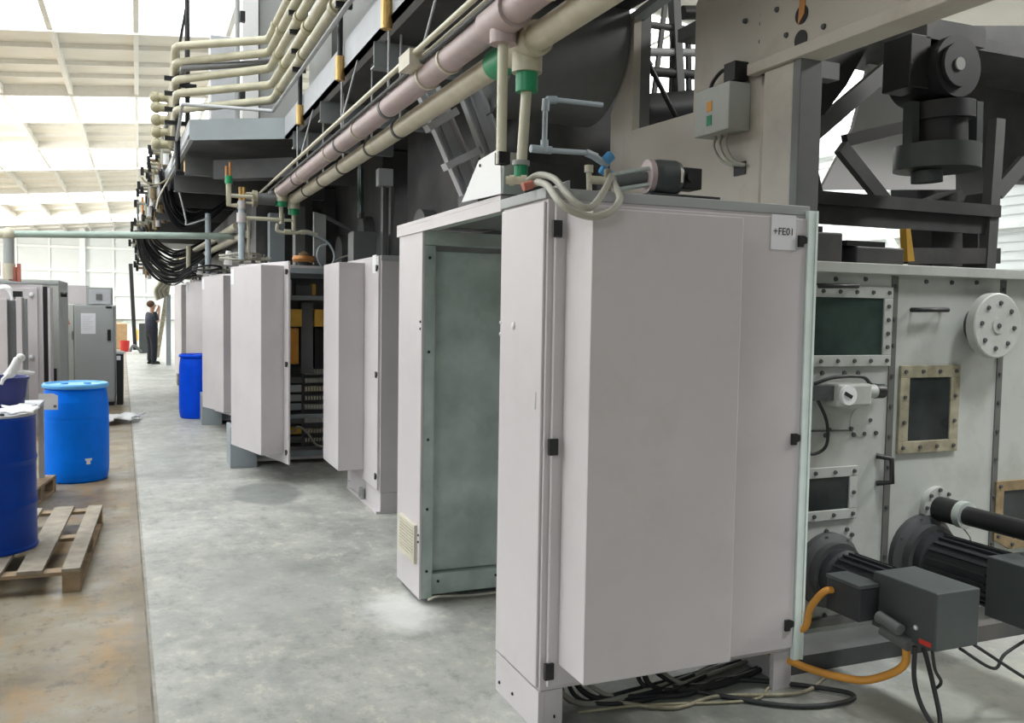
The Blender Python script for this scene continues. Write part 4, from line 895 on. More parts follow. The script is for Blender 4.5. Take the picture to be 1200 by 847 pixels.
a, c = at(423, 250, Y=8.6), at(423, 198, Y=8.6); b = MB(); b.cyl(a, c, .034, n=18); b.build('tube', 'pane_green', gt); b = MB(); b.cyl(a-V((0, 0, .05)), a, .038, n=18); b.build('lower_cap', 'black', gt); b = MB(); b.cyl(c, V((c.x, c.y, PZ)), .03, n=14); b.build('hanger', 'dark_steel', gt)
bx = upright('lamp_box', 444, 461, 198, 217, 8.6, .12, 'pale_steel', 'small pale box on a dark upright post above the second cabinet', 'box')
a, c = at(449, 218, Y=8.62), at(461, 312, Y=8.62); b = MB(); b.box(a.x, a.x+.03, 8.62, 8.7, c.z, a.z); b.box(c.x-.03, c.x, 8.62, 8.7, c.z, a.z); b.build('post', 'mid_steel', bx)
# inclined beam bracket
lb = thing('beam_bracket', 'pair of sloping steel beams with cross plates above the canopy', 'bracket', tuple(at(560, 200, Y=5.4)))
def ibeam(p, q, name):
    d = (q-p).normalized(); sd = d.cross(V((0, 1, 0))).normalized()
    b = MB(); b.prism([p-sd*.07, p+sd*.07, q+sd*.07, q-sd*.07], (0, .012, 0))
    for s in (-1, 1): b.prism([p+sd*(.07*s-.006), p+sd*(.07*s+.006), q+sd*(.07*s+.006), q+sd*(.07*s-.006)], (0, -.07, 0))
    b.prism([p-sd*.008, p+sd*.008, q+sd*.008, q-sd*.008], (0, -.02, 0))
    return b.build(name, 'pale_steel', lb)
ibeam(at(545, 98, Y=5.4), at(588, 215, Y=5.4), 'sloping_beam'); ibeam(at(500, 108, Y=5.5), at(550, 225, Y=5.5), 'sloping_beam')
for (p, q) in (((500, 151), (534, 131)), ((521, 196), (560, 177))):
    b = MB(); b.bar(at(*p, Y=5.38), at(*q, Y=5.38), .10, .045); b.build('cross_plate', 'pale_steel', lb)
# drying hood and small plastic pipework
hd = thing('hood', 'big smooth dark rounded hood under the platform left of the notched plate', 'hood', (2.35, 5.2, 2.9))
b = MB(); c = V((2.05, 5.38, 3.42)); b.cyl(c, c+V((.735, 0, 0)), .50, n=48); b.build('shell', 'mid_steel', hd); b = MB(); b.box(2.2, 2.6, 5.3, 5.95, 3.7, 3.9); b.build('hanger', 'dark_steel', hd)
pv = thing('plastic_pipework', 'grey-blue plastic pipe with elbows beside the notched side plate', 'pipework', tuple(at(638, 150, Y=4.55)))
def Q(x, y): return at(x, y, Y=4.55)
b = MB(); b.tube([Q(706, 123), Q(652, 117)], .014, 10); b.tube([Q(639, 130), Q(638, 166)], .015, 10); b.tube([Q(640, 176), Q(688, 179)], .015, 10); b.tube([Q(694, 182), Q(712, 194)], .02, 10); b.build('pipe', 'pvc', pv)
for pq in (((652, 117), (641, 117)), ((640, 116), (639, 130)), ((638, 164), (638, 178)), ((622, 174), (646, 176)), ((687, 179), (699, 184))):
    b = MB(); b.cyl(Q(*pq[0]), Q(*pq[1]), .022, n=12); b.build('elbow', 'pvc', pv)
b = MB(); b.cyl(Q(708, 190), Q(716, 182), .03, n=12); b.cyl(Q(704, 198), Q(716, 205), .024, n=12); b.build('valve', 'barrel_lid', pv)
upright('machine_block', 560, 700, 196, 232, 5.42, .35, 'dark_steel', 'dark machine block behind the hose connectors', 'machine block', z0=0)
b = MB(); p = [at(*q, Y=3.62) for q in ((654, 217), (668, 211), (668, 224), (654, 224))]; b.prism([(q.x, q.y, max(2.195, q.z)) for q in p], (0, .08, 0)); b.build('sheet_bracket', 'pale_steel', None, label='small bent grey sheet bracket behind the hoses on the cabinet', cat='bracket')
# seen through the notch
YN = 5.6
def N_(x, y, Y=YN): return at(x, y, Y=Y)
nb = thing('roller_frame', 'dark roller frame with handrails seen through the notch of the side plate', 'machine frame', tuple(N_(780, 130)))
b = MB(); b.bar(N_(789, -20), N_(797, 140), .075, .06, (1, 0, 0)); b.build('post', 'mid_steel', nb)
b = MB(); b.bar(N_(806, 30), N_(808, 140), .035, .03, (1, 0, 0)); b.build('post', 'black', nb)
b = MB(); b.bar(N_(780, 0), N_(764, 130), .03, .03, (1, 0, 0)); b.build('brace', 'mid_steel', nb)
b = MB(); b.bar(N_(788, 40), N_(786, 120), .025, .025, (1, 0, 0)); b.build('rod', 'dark_steel', nb)
for (p, q, r, mm) in (((745, 27), (822, 37), .025, 'mid_steel'), ((758, 61), (822, 62), .03, 'pale_steel'), ((765, 84), (820, 88), .035, 'dark_steel'), ((800, 15), (822, 15), .05, 'black')):
    b = MB(); b.cyl(N_(*p), N_(*q), r, n=14); b.build('handrail', mm, nb)
b = MB(); b.tube(smooth_path([N_(742, 76), N_(750, 66), N_(760, 61)]), .03, 12); b.build('bent_rail', 'pale_steel', nb)
b = MB(); b.cyl(N_(756, 70, 5.4), N_(762, 78, 5.4), .028, n=10); b.cyl(N_(762, 78, 5.4), N_(792, 137, 5.4), .018, n=10); b.build('gas_strut', 'black', nb)
b = MB(); b.cyl(N_(735, 134), N_(825, 126), .13, n=28); b.build('roller', 'motor', nb)
b = MB(); b.bar((XS+.03, 4.9, 3.49), (XS+.06, 4.3, 3.57), .08, .04); b.build('notch_strap', 'blue_steel', sf)
b = MB(); b.box(2.1, 2.79, 3.64, 5.2, 3.535, 3.57); b.build('deck_plate', 'black', None, label='dark deck plate over the top of the notched side plate', cat='plate')
# ================================================================ valve banks, hanging cables and cabinet droppers further on
random.seed(11)
def C_(x, y, Y): return at(x, y, Y=Y)
vbanks = []
for k in range(34):
    y_ = 176+138*(k/33); xl = 178-(y_-170)*.165
    vbanks.append(((xl+4+random.random()*20, y_), 14.5+5.5*k/33))
for i, (p, Y) in enumerate(vbanks):
    c = C_(*p, Y); t = thing('valve_unit', 'small pipe valve with stub pipes in the crowded bank under the platform edge', 'valve', tuple(c), 'valve bank at the platform edge')
    b = MB(); b.cyl(c-V((0, 0, .2)), c+V((0, 0, .2)), .03, n=10); b.cyl(c-V((.16, 0, 0)), c+V((.12, 0, 0)), .026, n=10); b.build('body', ['hose', 'frame_rust', 'mid_steel', 'frame_brown', 'olive'][i % 5], t)
    b = MB(); b.box(c.x-.2, c.x-.15, c.y-.03, c.y+.03, c.z-.07, c.z+.06); b.build('handle', 'black', t)
    b = MB(); b.bar(c, (max(EX(Y), c.x)+.03, Y, PZ-.01 if c.z < PZ else PZ+.2), .03, .03); b.build('bracket', 'dark_steel', t)
    b = MB(); b.cyl(c+V((.05, -.06, -.22)), c+V((.05, -.06, -.06)), .045, n=10); b.build('cup', 'white' if i % 3 == 0 else 'frame_brown', t)
for i in range(7):
    x = 162+5.5*i; Y = 19-.6*i
    a, c = C_(x, 300-14*i, Y), C_(x+2, 215-12*i, Y)
    b = MB(); b.cyl(a, V((a.x, a.y, min(c.z+.3, PZ+.3))), .022, n=8); b.build('riser_pipe', ['mid_steel', 'copper', 'hose', 'black'][i % 4], None, label='thin riser pipe in the crowded valve bank under the platform edge', cat='pipe', group='risers at the platform edge')
def swag(n, outer, inner, Y0, dY, lab, grp):
    for i in range(n):
        f = i/(n-1)
        pts = [(a[0]*(1-f)+c[0]*f+random.uniform(-1.3, 1.3), a[1]*(1-f)+c[1]*f+random.uniform(-2, 2)) for a, c in zip(outer, inner)]
        b = MB(); b.tube(smooth_path([C_(x, y, Y0+dY*f+k*.1) for k, (x, y) in enumerate(pts)], 6), .010+.005*(i % 3), 6)
        b.build('hanging_cable', ['rubber', 'black', 'rubber', 'mid_steel'][i % 4], None, label=lab, cat='cable', group=grp)
swag(32, [(186, 200), (190, 232), (199, 257), (217, 271), (241, 261), (266, 240)], [(203, 196), (207, 216), (215, 234), (228, 242), (246, 237), (268, 226)], 13.4, 1.6,
     'dark cable in the upper swag hanging under the platform', 'upper cable swag')
swag(36, [(158, 272), (165, 303), (183, 327), (205, 333), (229, 317), (262, 289)], [(174, 262), (181, 279), (196, 291), (211, 294), (231, 286), (263, 270)], 16, 2.2,
     'dark cable in the lower swag hanging beyond the green overhead pipe', 'lower cable swag')
for i, (pts, mm, lab) in enumerate([
    ([(166, 208), (172, 214), (184, 216), (193, 212), (201, 204), (202, 192)], 'frame_rust', 'thin tan tube looped around the valve bank'),
    ([(200, 206), (192, 220), (186, 232), (183, 245)], 'grille', 'thin tan tube falling from the loop at the valve bank'),
    ([(208, 218), (214, 240), (218, 258), (220, 263), (243, 256)], 'pale_steel', 'thin silvery cable along the front of the upper swag')]):
    b = MB(); b.tube(smooth_path([C_(x, y, 12.9) for x, y in pts]), .012, 7); b.build('thin_tube', mm, None, label=lab, cat='tube')
# riser, cone and hose ring on top of each far cabinet
TOP = [(C_(244, 318, 13.55), 250), (C_(221, 330, 17.15), 288), (C_(208, 334, 20.2), 297)]
WH = ['above the cabinet with orange modules', 'above the second open-doored cabinet', 'above the open-doored cabinet behind the blue drum', 'above the farthest open-doored cabinet']
for i, (a, ytop) in enumerate(TOP):
    t_ = at((244, 221, 208)[i], ytop, Y=a.y).z
    b = MB(); b.cyl((a.x, a.y, 2.131), (a.x, a.y, max(t_, 2.5)), .04, n=12); b.build('riser_pipe', 'cream_pale' if i else 'pvc', None, label='cream vertical pipe '+WH[i+1], cat='pipe')
CN = [(267, 294, 312, 10.0), (234, 310, 323, 13.5), (213, 320, 331, 17), (205, 324, 333, 20.3)]
for i, (x, y0, y1, Y) in enumerate(CN):
    a, c = C_(x, y1, Y), C_(x+1, y0, Y); b = MB(); b.cyl((a.x, a.y, 2.12), (c.x, c.y, c.z), .045, .028, 14); b.build('white_cone', 'white', None, label='white tapered nozzle '+WH[i], cat='nozzle')
for i, (x, y, Y, s) in enumerate(((282, 312, 9.95, 1), (243, 324, 13.4, .9), (218, 331, 16.9, .8), (206, 334, 20.4, .7))):
    c = C_(x, y, Y); b = MB(); R0 = .17*s
    b.tube([V((c.x+R0*1.25*math.cos(2*PI*k/24*1.6), c.y+R0*math.sin(2*PI*k/24*1.6), 2.15+.003*k+.012*math.sin(k))) for k in range(32)], .014, 7)
    b.build('coiled_hose', 'hose' if i == 0 else 'rubber', None, label='hose coiled in a ring '+WH[i], cat='hose')
for i, (x, y, Y) in enumerate(((300, 309, 9.9), (258, 322, 13.4), (228, 330, 16.9))):
    c = C_(x, y, Y); t = thing('hose_manifold', 'small pipe manifold '+WH[i], 'manifold', (c.x, c.y, 2.13))
    b = MB(); b.cyl((c.x-.2, c.y, 2.19), (c.x+.15, c.y, 2.19), .025, n=10); b.build('tube', 'hose', t)
    for k in range(3):
        b = MB(); b.cyl((c.x-.15+.12*k, c.y, 2.13), (c.x-.15+.12*k, c.y, 2.24), .02, n=8); b.build('stub', 'mid_steel', t)
b = MB(); b.box(1.36, 2.05, 11.6, 27, 2.22, 3.12); b.build('cable_duct', 'dark_steel', None, label='long dark duct above the far cabinets under the platform', cat='duct')
# lower parallel pipes running away under the platform
for i, (X0, z) in enumerate(((1.25, 2.72), (1.36, 2.62))):
    b = MB(); b.tube([(X0-.06, 12.2, z), (X0-.5, 27, z)], .05, 12); b.build('far_pipe', 'cream', None, label=['upper', 'lower'][i]+' cream pipe continuing away behind the filter pipework', cat='pipe')
# pale green pipe crossing the aisle
a, c = at(10, 274, Y=13), at(268, 277, Y=13)
gp_ = thing('crossing_pipe', 'long pale green pipe crossing overhead above the aisle', 'pipe', tuple(a))
b = MB(); b.cyl(a-V((0, 0, 0)), c+V((.5, 0, .02)), .045, n=14); b.build('pipe', 'crosspipe', gp_)
b = MB(); b.sph(a, .085, 12); b.cyl(a, a-V((.35, 0, 0)), .06, n=12); b.build('elbow', 'cream_pale', gp_)
b = MB(); b.cyl(a, V((a.x, a.y, at(10, 312, Y=13).z)), .062, n=14); b.build('drop_leg', 'cab_grey', gp_)
q = at(11, 318, Y=13)
b = MB(); b.cyl((a.x, a.y, q.z-.10), (a.x, a.y, q.z+.10), .07, n=12); b.build('valve_body', 'cream', gp_)
b = MB(); b.cyl((a.x+.04, a.y, q.z-.12), (a.x+.06, a.y, q.z+.06), .05, n=10); b.box(a.x+.09, a.x+.13, a.y-.03, a.y+.03, q.z-.13, q.z+.1); b.box(a.x-.14, a.x-.1, a.y-.03, a.y+.03, q.z-.06, q.z+.12); b.build('valve_handle', 'red_faded', gp_, label='red valve handle')
# ================================================================ drums and pallets on the left
def drum_plastic(label, x, y, m, lid, r=.29, h=.93):
    t = thing('plastic_drum', label, 'drum', (x, y, 0))
    prof = [(0, 0), (r*.90, 0), (r*.95, .015), (r*.985, .08), (r, .2), (r*.995, .24), (r, .28), (r, h*.62), (r*.993, h*.645), (r, h*.67), (r*.985, h*.82), (r*.93, h*.93), (r*.90, h*.945), (r*.90, h*.955)]
    b = MB(); b.lathe(prof, (x, y, 0), n=48); b.build('shell', m, t)
    b = MB(); b.lathe([(r*.90, h*.95), (r*.985, h*.955), (r*1.0, h*.965), (r*1.0, h*.985), (r*.97, h), (r*.90, h), (r*.87, h*.985), (0, h*.983)], (x, y, 0), n=48); b.build('lid_ring', lid, t)
    b = MB(); b.cyl((x+.1, y+.05, h*.983), (x+.1, y+.05, h*1.0), .035, n=16); b.cyl((x-.1, y+.05, h*.983), (x-.1, y+.05, h*1.0), .035, n=16); b.build('bung', lid, t)
    return t
dx = at(86, 560, Z=0)
d1 = drum_plastic('bright blue plastic drum standing on the floor behind the wooden pallets', -.56, 9.5, 'barrel_blue', 'barrel_lid')
b = MB(T=Matrix.Translation((-.56, 9.5, 0)))
def patch(b, r, a0, a1, z0, z1, n=8, cut=0):
    for k in range(n):
        a, c = a0+(a1-a0)*k/n, a0+(a1-a0)*(k+1)/n
        b.prism([(r*math.cos(a), r*math.sin(a), z0+(cut if k % 2 else 0)), (r*math.cos(c), r*math.sin(c), z0), (r*math.cos(c), r*math.sin(c), z1), (r*math.cos(a), r*math.sin(a), z1)], (math.cos((a+c)/2)*.003, math.sin((a+c)/2)*.003, 0))
patch(b, .2905, math.radians(-72), math.radians(-60), .215, .235); patch(b, .2905, math.radians(-70), math.radians(-63), .18, .215)
b.build('torn_label', 'label', d1)
d2 = drum_plastic('upright deep blue plastic drum between the far cabinets of the machine line', .83, 14.22, 'barrel_deep', 'barrel_deep', r=.28, h=.95)
# dark blue steel drum on the near pallet
PZT = .145
sd = thing('steel_drum', 'dark blue ribbed steel drum standing on the nearest wooden pallet', 'drum', (-.895, 6.4, PZT))
r = .286; zt = 1.0; prof = [(0, PZT), (r, PZT), (r*1.02, PZT+.006), (r*1.02, PZT+.018), (r, PZT+.03)]
for z in (PZT+.29, PZT+.57): prof += [(r, z-.035), (r*1.012, z-.018), (r*1.03, z), (r*1.012, z+.018), (r, z+.035)]
prof += [(r, zt-.03), (r*1.02, zt-.018), (r*1.025, zt-.006), (r*1.02, zt), (r*.985, zt), (r*.98, zt-.02)]
b = MB(); b.lathe(prof, (-.895, 6.4, 0), n=56); b.build('shell', 'drum_blue', sd)
b = MB(); b.lathe([(r*.98, zt-.02), (0, zt-.02)], (-.895, 6.4, 0), n=40); b.build('top', 'pale_steel', sd, label='dull grey drum top')
b = MB(); b.lathe([(r*1.026, zt-.012), (r*1.03, zt+.002), (r*.99, zt+.004)], (-.895, 6.4, 0), n=56); b.build('rim', 'pale_steel', sd)
b = MB(); b.cyl((-.80, 6.3, zt-.02), (-.80, 6.3, zt+.0), .03, n=14); b.build('bung', 'mid_steel', sd)
# rag sheet between the drums
def cloth(name, pts, lab, th=.012, cat='cloth', m='cloth', seed=1, nx=9, ny=5, amp=.02):
    rr = random.Random(seed); p = [V(q) for q in pts]; b = MB(); g = []
    for j in range(ny+1):
        for i in range(nx+1):
            u, v = i/nx, j/ny
            q = p[0]*(1-u)*(1-v)+p[1]*u*(1-v)+p[2]*u*v+p[3]*(1-u)*v
            e = amp*(.3+abs(math.sin(5*u+2.2*v+seed))+.6*rr.random())
            g.append(q+V(((rr.random()-.5)*amp*1.6, (rr.random()-.5)*amp*1.6, e)))
    W_ = nx+1
    top = g; bot = [q-V((0, 0, th)) for q in g]; n = len(g); fs = []
    for j in range(ny):
        for i in range(nx):
            a = j*W_+i; fs += [(a, a+1, a+1+W_, a+W_), (n+a, n+a+W_, n+a+1+W_, n+a+1)]
    for i in range(nx): fs += [(i, n+i, n+i+1, i+1), (ny*W_+i, ny*W_+i+1, n+ny*W_+i+1, n+ny*W_+i)]
    for j in range(ny): fs += [(j*W_, (j+1)*W_, n+(j+1)*W_, n+j*W_), (j*W_+nx, n+j*W_+nx, n+(j+1)*W_+nx, (j+1)*W_+nx)]
    b.add(top+bot, fs, True); return b.build(name, m, None, label=lab, cat=cat)
cloth('rag', [(-.80, 6.22, zt+.006), (-.61, 6.2, zt+.006), (-.60, 6.5, zt+.006), (-.84, 6.46, zt+.006)], 'crumpled white rag draped over the rim of the dark blue steel drum', seed=4, amp=.012)
# low grey steel table beyond the drum with the tub on it
tb = thing('drum_rack', 'grey steel rack behind the dark blue steel drum carrying a navy tub', 'rack', (-1.3, 8.3, 0))
b = MB(); b.box(-1.9, -.775, 7.9, 8.9, .80, .83); b.build('top', 'pale_steel', tb, bevel=.004)
for x, y in ((-.80, 7.93), (-.80, 8.86), (-1.87, 7.93), (-1.87, 8.86)):
    b = MB(); b.box(x-.022, x+.022, y-.022, y+.022, 0, .80); b.build('leg', 'pale_steel', tb)
b = MB(); b.box(-.80, -.785, 7.95, 8.85, .1, .14); b.build('rail', 'mid_steel', tb)
# white cloth hanging between rack and drum
cp_ = [at(*q, Y=9.17) for q in ((45, 480), (68, 480), (68, 461), (45, 461))]
pc = thing('paper_sheet', 'white torn paper hanging over the front of the bright blue drum', 'paper', (-.8, 9.18, .78))
b = MB(); b.prism([(cp_[0].x, 9.16, cp_[0].z), (cp_[1].x, 9.165, cp_[1].z), (cp_[1].x+.0, 9.17, cp_[2].z-.02), (cp_[2].x-.04, 9.17, cp_[2].z), (cp_[3].x, 9.16, cp_[3].z)], (0, .006, 0)); b.build('sheet', 'label', pc)
b = MB(); q = at(64.5, 476, Y=9.16); b.box(q.x-.012, q.x+.012, 9.154, 9.16, q.z-.012, q.z+.012); b.build('dark_print', 'mid_steel', pc)
q = [at(*p, Y=8.2) for p in ((18, 480), (46, 478))]
cloth('rag', [(-.98, 7.95, .845), (-.79, 7.95, .845), (-.78, 8.25, .845), (-1.02, 8.2, .845)], 'flat white rag lying on the grey rack between the drums', seed=9, amp=.014)
# navy tub on the rack with glove and bag
tx, ty_ = -1.06, 8.45
tub = thing('tub', 'navy blue plastic tub on the grey rack at the left edge', 'tub', (tx, ty_, .832))
b = MB(); b.lathe([(0, .832), (.175, .832), (.20, 1.05), (.215, 1.055), (.215, 1.075), (.195, 1.075), (.19, 1.05), (.165, .85), (0, .85)], (tx, ty_, 0), n=40); b.build('bucket', 'navy_tub', tub)
b = MB(); p = []
bgx, bgy = -1.19, 8.02
b = MB(); b.sph((bgx, bgy+.02, .832+.10), .12, 14, (1.35, .8, .82)); b.build('black_bag', 'rubber', None, label='dark grey bin bag slumped in front of the navy tub', cat='bag')
gl = MB()
gz = 1.075; gy = ty_-.17; gx = at(22, 430, Y=gy).x-.02
gl.tube([(gx-.07, gy, gz+.01), (gx-.035, gy, gz+.04), (gx, gy-.0, gz+.11), (gx+.015, gy, gz+.15), (gx+.03, gy, gz+.165)], [.035, .04, .036, .034, .02], 12)
gl.sph((gx+.035, gy, gz+.165), .035, 12); gl.tube([(gx+.0, gy, gz+.05), (gx+.06, gy, gz+.045), (gx+.13, gy+.02, gz+.035)], [.022, .018, .012], 10)
gl.tube([(gx-.05, gy-.03, gz+.03), (gx-.09, gy-.05, gz-.01), (gx-.1, gy-.06, gz-.05)], [.018, .016, .012], 8)
gl.build('crumpled_cloth', 'cloth', None, label='white crumpled cloth sticking up from the rim of the navy tub', cat='cloth')
# pallets
def pallet(label, T, top_m, n_boards, W, L, gap_first=True):
    t = thing('wooden_pallet', label, 'pallet', tuple(T @ V((0, 0, 0))))
    for x in [(-L/2, -L/2+.1), (-.05, .05), (L/2-.1, L/2)]:
        for k, y in enumerate((-W/2+.05, 0, W/2-.05)):
            b = MB(T); b.box(x[0], x[1], y-.05, y+.05, .02, .1); b.build('block', 'wood', t, bevel=.003)
    for y in (-W/2+.05, 0, W/2-.05):
        b = MB(T); b.box(-L/2, L/2, y-.05, y+.05, .10, .122); b.build('stringer', 'wood', t, bevel=.002)
    for x in (-L/2+.05, 0, L/2-.05):
        b = MB(T); b.box(x-.05, x+.05, -W/2, W/2, 0, .02); b.build('bottom_board', 'wood', t, bevel=.002)
    for k in range(n_boards):
        w = .10 if k % 2 else .135
        x = -L/2+w/2+(L-w)*k/(n_boards-1)
        b = MB(T); b.box(x-w/2, x+w/2, -W/2-.01*(k % 3), W/2+.01*((k+1) % 3), .122, .144); b.build('top_board', top_m, t, bevel=.002)
    return t
q0 = at(88, 690, Z=0.0); q1 = at(110, 608, Z=.144)
T1 = Matrix.Translation((-.86, 6.66, 0)) @ Matrix.Rotation(math.radians(-2), 4, 'Z')
pallet('nearest weathered wooden pallet under the dark blue steel drum', T1, 'wood_grey', 6, 1.75, 1.13)
T2 = Matrix.Translation((-1.31, 8.6, 0)) @ Matrix.Rotation(math.radians(-9), 4, 'Z')
pallet('second wooden pallet on the floor just in front of the bright blue drum', T2, 'wood', 6, .9, 1.1)
# white sheet on the floor
cloth('floor_rag', [at(124, 498, Z=.02), at(160, 494, Z=.02), at(168, 489, Z=.02), at(124, 489, Z=.02)], 'white cloth lying on the floor to the right of the bright blue drum', seed=6, nx=10, ny=4, amp=.05)
# ================================================================ grey machines on the left
def boxm(parent, name, xa, xb, ya, yb, Y, dep, m, bevel=.006, z0=None):
    a, c = at(xa, yb, Y=Y), at(xb, ya, Y=Y)
    b = MB(); b.box(a.x, c.x, Y, Y+dep, a.z if z0 is None else z0, c.z); return b.build(name, m, parent, bevel=bevel)
YA = 16.2
A = thing('grey_cabinet', 'grey steel cabinet with a white paper sheet on its door, left of the aisle', 'cabinet', (-.66, YA, 0))
a, c = at(88, 475, Y=YA), at(134, 358, Y=YA)
b = MB(); b.box(a.x, c.x, YA, YA+1.2, .06, c.z); b.build('body', 'cab_grey', A, bevel=.006)
b = MB(); b.box(a.x+.02, c.x-.02, YA+.02, YA+1.2, 0, .06); b.build('plinth', 'black', A)
b = MB(); b.box(a.x+.015, c.x-.015, YA-.02, YA, .10, c.z-.02); dA = b.build('door', 'cab_grey', A, bevel=.004)
p, q = at(95, 391, Y=YA), at(112, 367, Y=YA); b = MB(); b.box(p.x, q.x, YA-.024, YA-.02, p.z, q.z); b.build('paper', 'label', dA, label='white paper sheet')
b = MB()
for k in range(9): b.box(p.x+.025, q.x-.03-.03*(k % 3), YA-.0255, YA-.024, q.z-.05-.028*k, q.z-.045-.028*k)
b.build('printed_lines', 'cab_paint', dA)
p, q = at(126, 399, Y=YA), at(130, 386, Y=YA); b = MB(); b.box(p.x, q.x, YA-.045, YA-.02, p.z, q.z); b.build('handle', 'black', dA, bevel=.004)
p, q = at(124, 361, Y=YA), at(131, 359, Y=YA); b = MB(); b.box(p.x, q.x, YA-.03, YA-.02, p.z, q.z); b.build('hinge', 'black', dA)
a2 = at(75, 360, Y=YA+.1)
SB = thing('grey_cabinet', 'warm-grey cabinet with a faded red warning mark beside the papered cabinet', 'cabinet', (-1.04, YA, 0))
b = MB(); b.box(a2.x, a.x-.01, YA+.06, YA+1.3, 0, c.z+.01); b.build('body', 'mach_paint', SB, bevel=.006)
p, q = at(73, 380, Y=YA+.06), at(80, 371, Y=YA+.06)
b = MB(); b.prism([(p.x+.03, YA+.055, p.z), (q.x+.03, YA+.055, p.z), ((p.x+q.x)/2+.03, YA+.055, q.z)], (0, .006, 0)); b.build('warning_triangle', 'red_faded', SB)
b = MB(); qq = at(85, 393, Y=YA+.06); b.box(qq.x-.012, qq.x+.012, YA+.04, YA+.06, qq.z-.07, qq.z+.07); b.build('handle', 'mid_steel', SB)
TBx = thing('control_box', 'small grey box with a dark square window on top of the papered cabinet', 'box', tuple(at(115, 358, Y=YA+.2)))
p, q = at(101, 358, Y=YA+.1), at(131, 337, Y=YA+.1); z0 = c.z+.002
b = MB(); b.box(p.x, q.x, YA+.1, YA+.7, z0, q.z); b.build('body', 'cab_grey', TBx, bevel=.006)
b = MB(); b.box(p.x+.04, q.x-.02, YA+.085, YA+.1, z0+.02, q.z-.03); b.build('cover', 'pale_steel', TBx)
u = at(116, 348, Y=YA+.08); b = MB(); b.box(u.x-.045, u.x+.045, YA+.075, YA+.085, u.z-.05, u.z+.05); b.build('window', 'mid_steel', TBx)
u0, u1 = at(74, 358, Y=17.2), at(100, 334, Y=17.2)
b = MB(); b.box(u0.x, u1.x, 17.55, 18.6, 0, u1.z+.0); b.build('pinkish_cabinet', 'cab_paint', None, bevel=.006, label='pinkish box-shaped cabinet behind the grey cabinet with the dark square window', cat='cabinet')
BN = thing('black_bin', 'black bin standing against the right side of the papered cabinet', 'bin', (-.3, YA+.1, 0))
p, q = at(135, 475, Y=YA+.05), at(144.5, 415, Y=YA+.05)
b = MB(); b.prism([(c.x+.02, YA+.05, .0), (q.x-.01, YA+.05, 0), (q.x, YA+.05, q.z), (c.x+.02, YA+.05, q.z)], (0, .6, 0)); b.build('bin', 'black', BN, bevel=.006)
b = MB(); b.box(c.x+.02, q.x+.01, YA+.03, YA+.66, q.z, q.z+.03); b.build('lid', 'cab_grey', BN, bevel=.004)
u = at(139, 419, Y=YA+.04); b = MB(); b.box(u.x-.03, u.x+.03, YA+.042, YA+.05, u.z-.04, u.z+.03); b.build('label', 'label', BN)
# big machine B further left
YB = 13.9
B_ = thing('grey_machine', 'tall grey machine housing behind the door with a black gap', 'machine', (-1.1, YB, 0))
p, q = at(0, 440, Y=YB), at(69, 328, Y=YB)
b = MB(); b.box(-3.2, q.x, YB, YB+1.7, 0, q.z); b.build('housing', 'mach_paint', B_, bevel=.01)
b = MB(); b.box(-3.2, q.x-.02, YB-.012, YB, q.z-.06, q.z-.03); b.build('top_trim', 'cab_grey', B_)
u = at(74, 345, Y=YB+.3); b = MB(); b.cyl((q.x, YB+.3, u.z), (q.x+.08, YB+.3, u.z), .035, n=12); b.build('knob', 'black', B_)
u = at(62, 440, Y=YB-.0); b = MB(); b.box(u.x-.05, u.x+.05, YB-.02, YB, u.z-.1, u.z+.1); b.build('dark_port', 'black', B_)
YC = 13.0
C2 = thing('machine_door', 'pinkish-grey machine door with two round latches and a black gap at its edge', 'door', (-1.5, YC, 0))
p, q = at(0, 446, Y=YC), at(50, 334, Y=YC)
b = MB(); b.box(-3.0, q.x, YC, YC+.5, 0, q.z); b.build('frame', 'cab_paint', C2, bevel=.006)
b = MB(); b.box(-2.9, at(44, 340, Y=YC).x, YC-.025, YC, .1, at(30, 337, Y=YC).z); dd = b.build('leaf', 'cab_paint', C2, bevel=.006)
b = MB(); b.box(q.x+.003, q.x+.05, YC+.02, YC+.42, 0.02, q.z-.02); b.build('black_gap', 'black', C2)
b = MB(); b.box(q.x+.052, q.x+.08, YC+.02, YC+.42, 0.0, q.z-.03); b.build('edge_post', 'cab_paint', C2)
for y_ in (345, 418):
    u = at(37, y_, Y=YC); b = MB(); b.lathe([(0, -.025), (.025, -.025), (.028, 0)], (u.x, YC-.025, u.z), (0, 1, 0), 16); b.lathe([(0, .03), (.025, .025), (.028, 0)], (u.x, YC-.025, u.z), (0, -1, 0), 16); b.build('latch', 'label', dd)
YD = 12.2
D_ = thing('electrical_trunking', 'pale upright trunking with rough grey cable channel at the left edge', 'trunking', (-1.6, YD, 0))
p, q = at(0, 440, Y=YD), at(8, 350, Y=YD)
b = MB(); b.box(-2.4, q.x, YD, YD+.3, 0, q.z); b.build('trunk', 'cab_paint', D_, bevel=.006)
b = MB(); u = at(18, 352, Y=YD); b.box(q.x+.002, u.x, YD+.06, YD+.25, 0, u.z); b.build('channel', 'mid_steel', D_)
b = MB(); w_ = at(25, 350, Y=YD); b.box(u.x+.002, w_.x, YD+.02, YD+.25, 0, w_.z+.02); b.build('side_trunk', 'cab_paint', D_, bevel=.006)
b = MB(); x_ = at(31, 350, Y=YD+.2); b.box(w_.x+.002, x_.x, YD+.16, YD+.3, 0, w_.z); b.build('rear_channel', 'cab_grey', D_)
b = MB(); t0 = [at(*s, Y=YD+.1) for s in ((-6, 343), (2, 338), (9, 339), (14, 347), (15, 352))]
for k in range(3): b.tube(smooth_path([s+V((0, .04*k, .012*k)) for s in t0]), .022, 8)
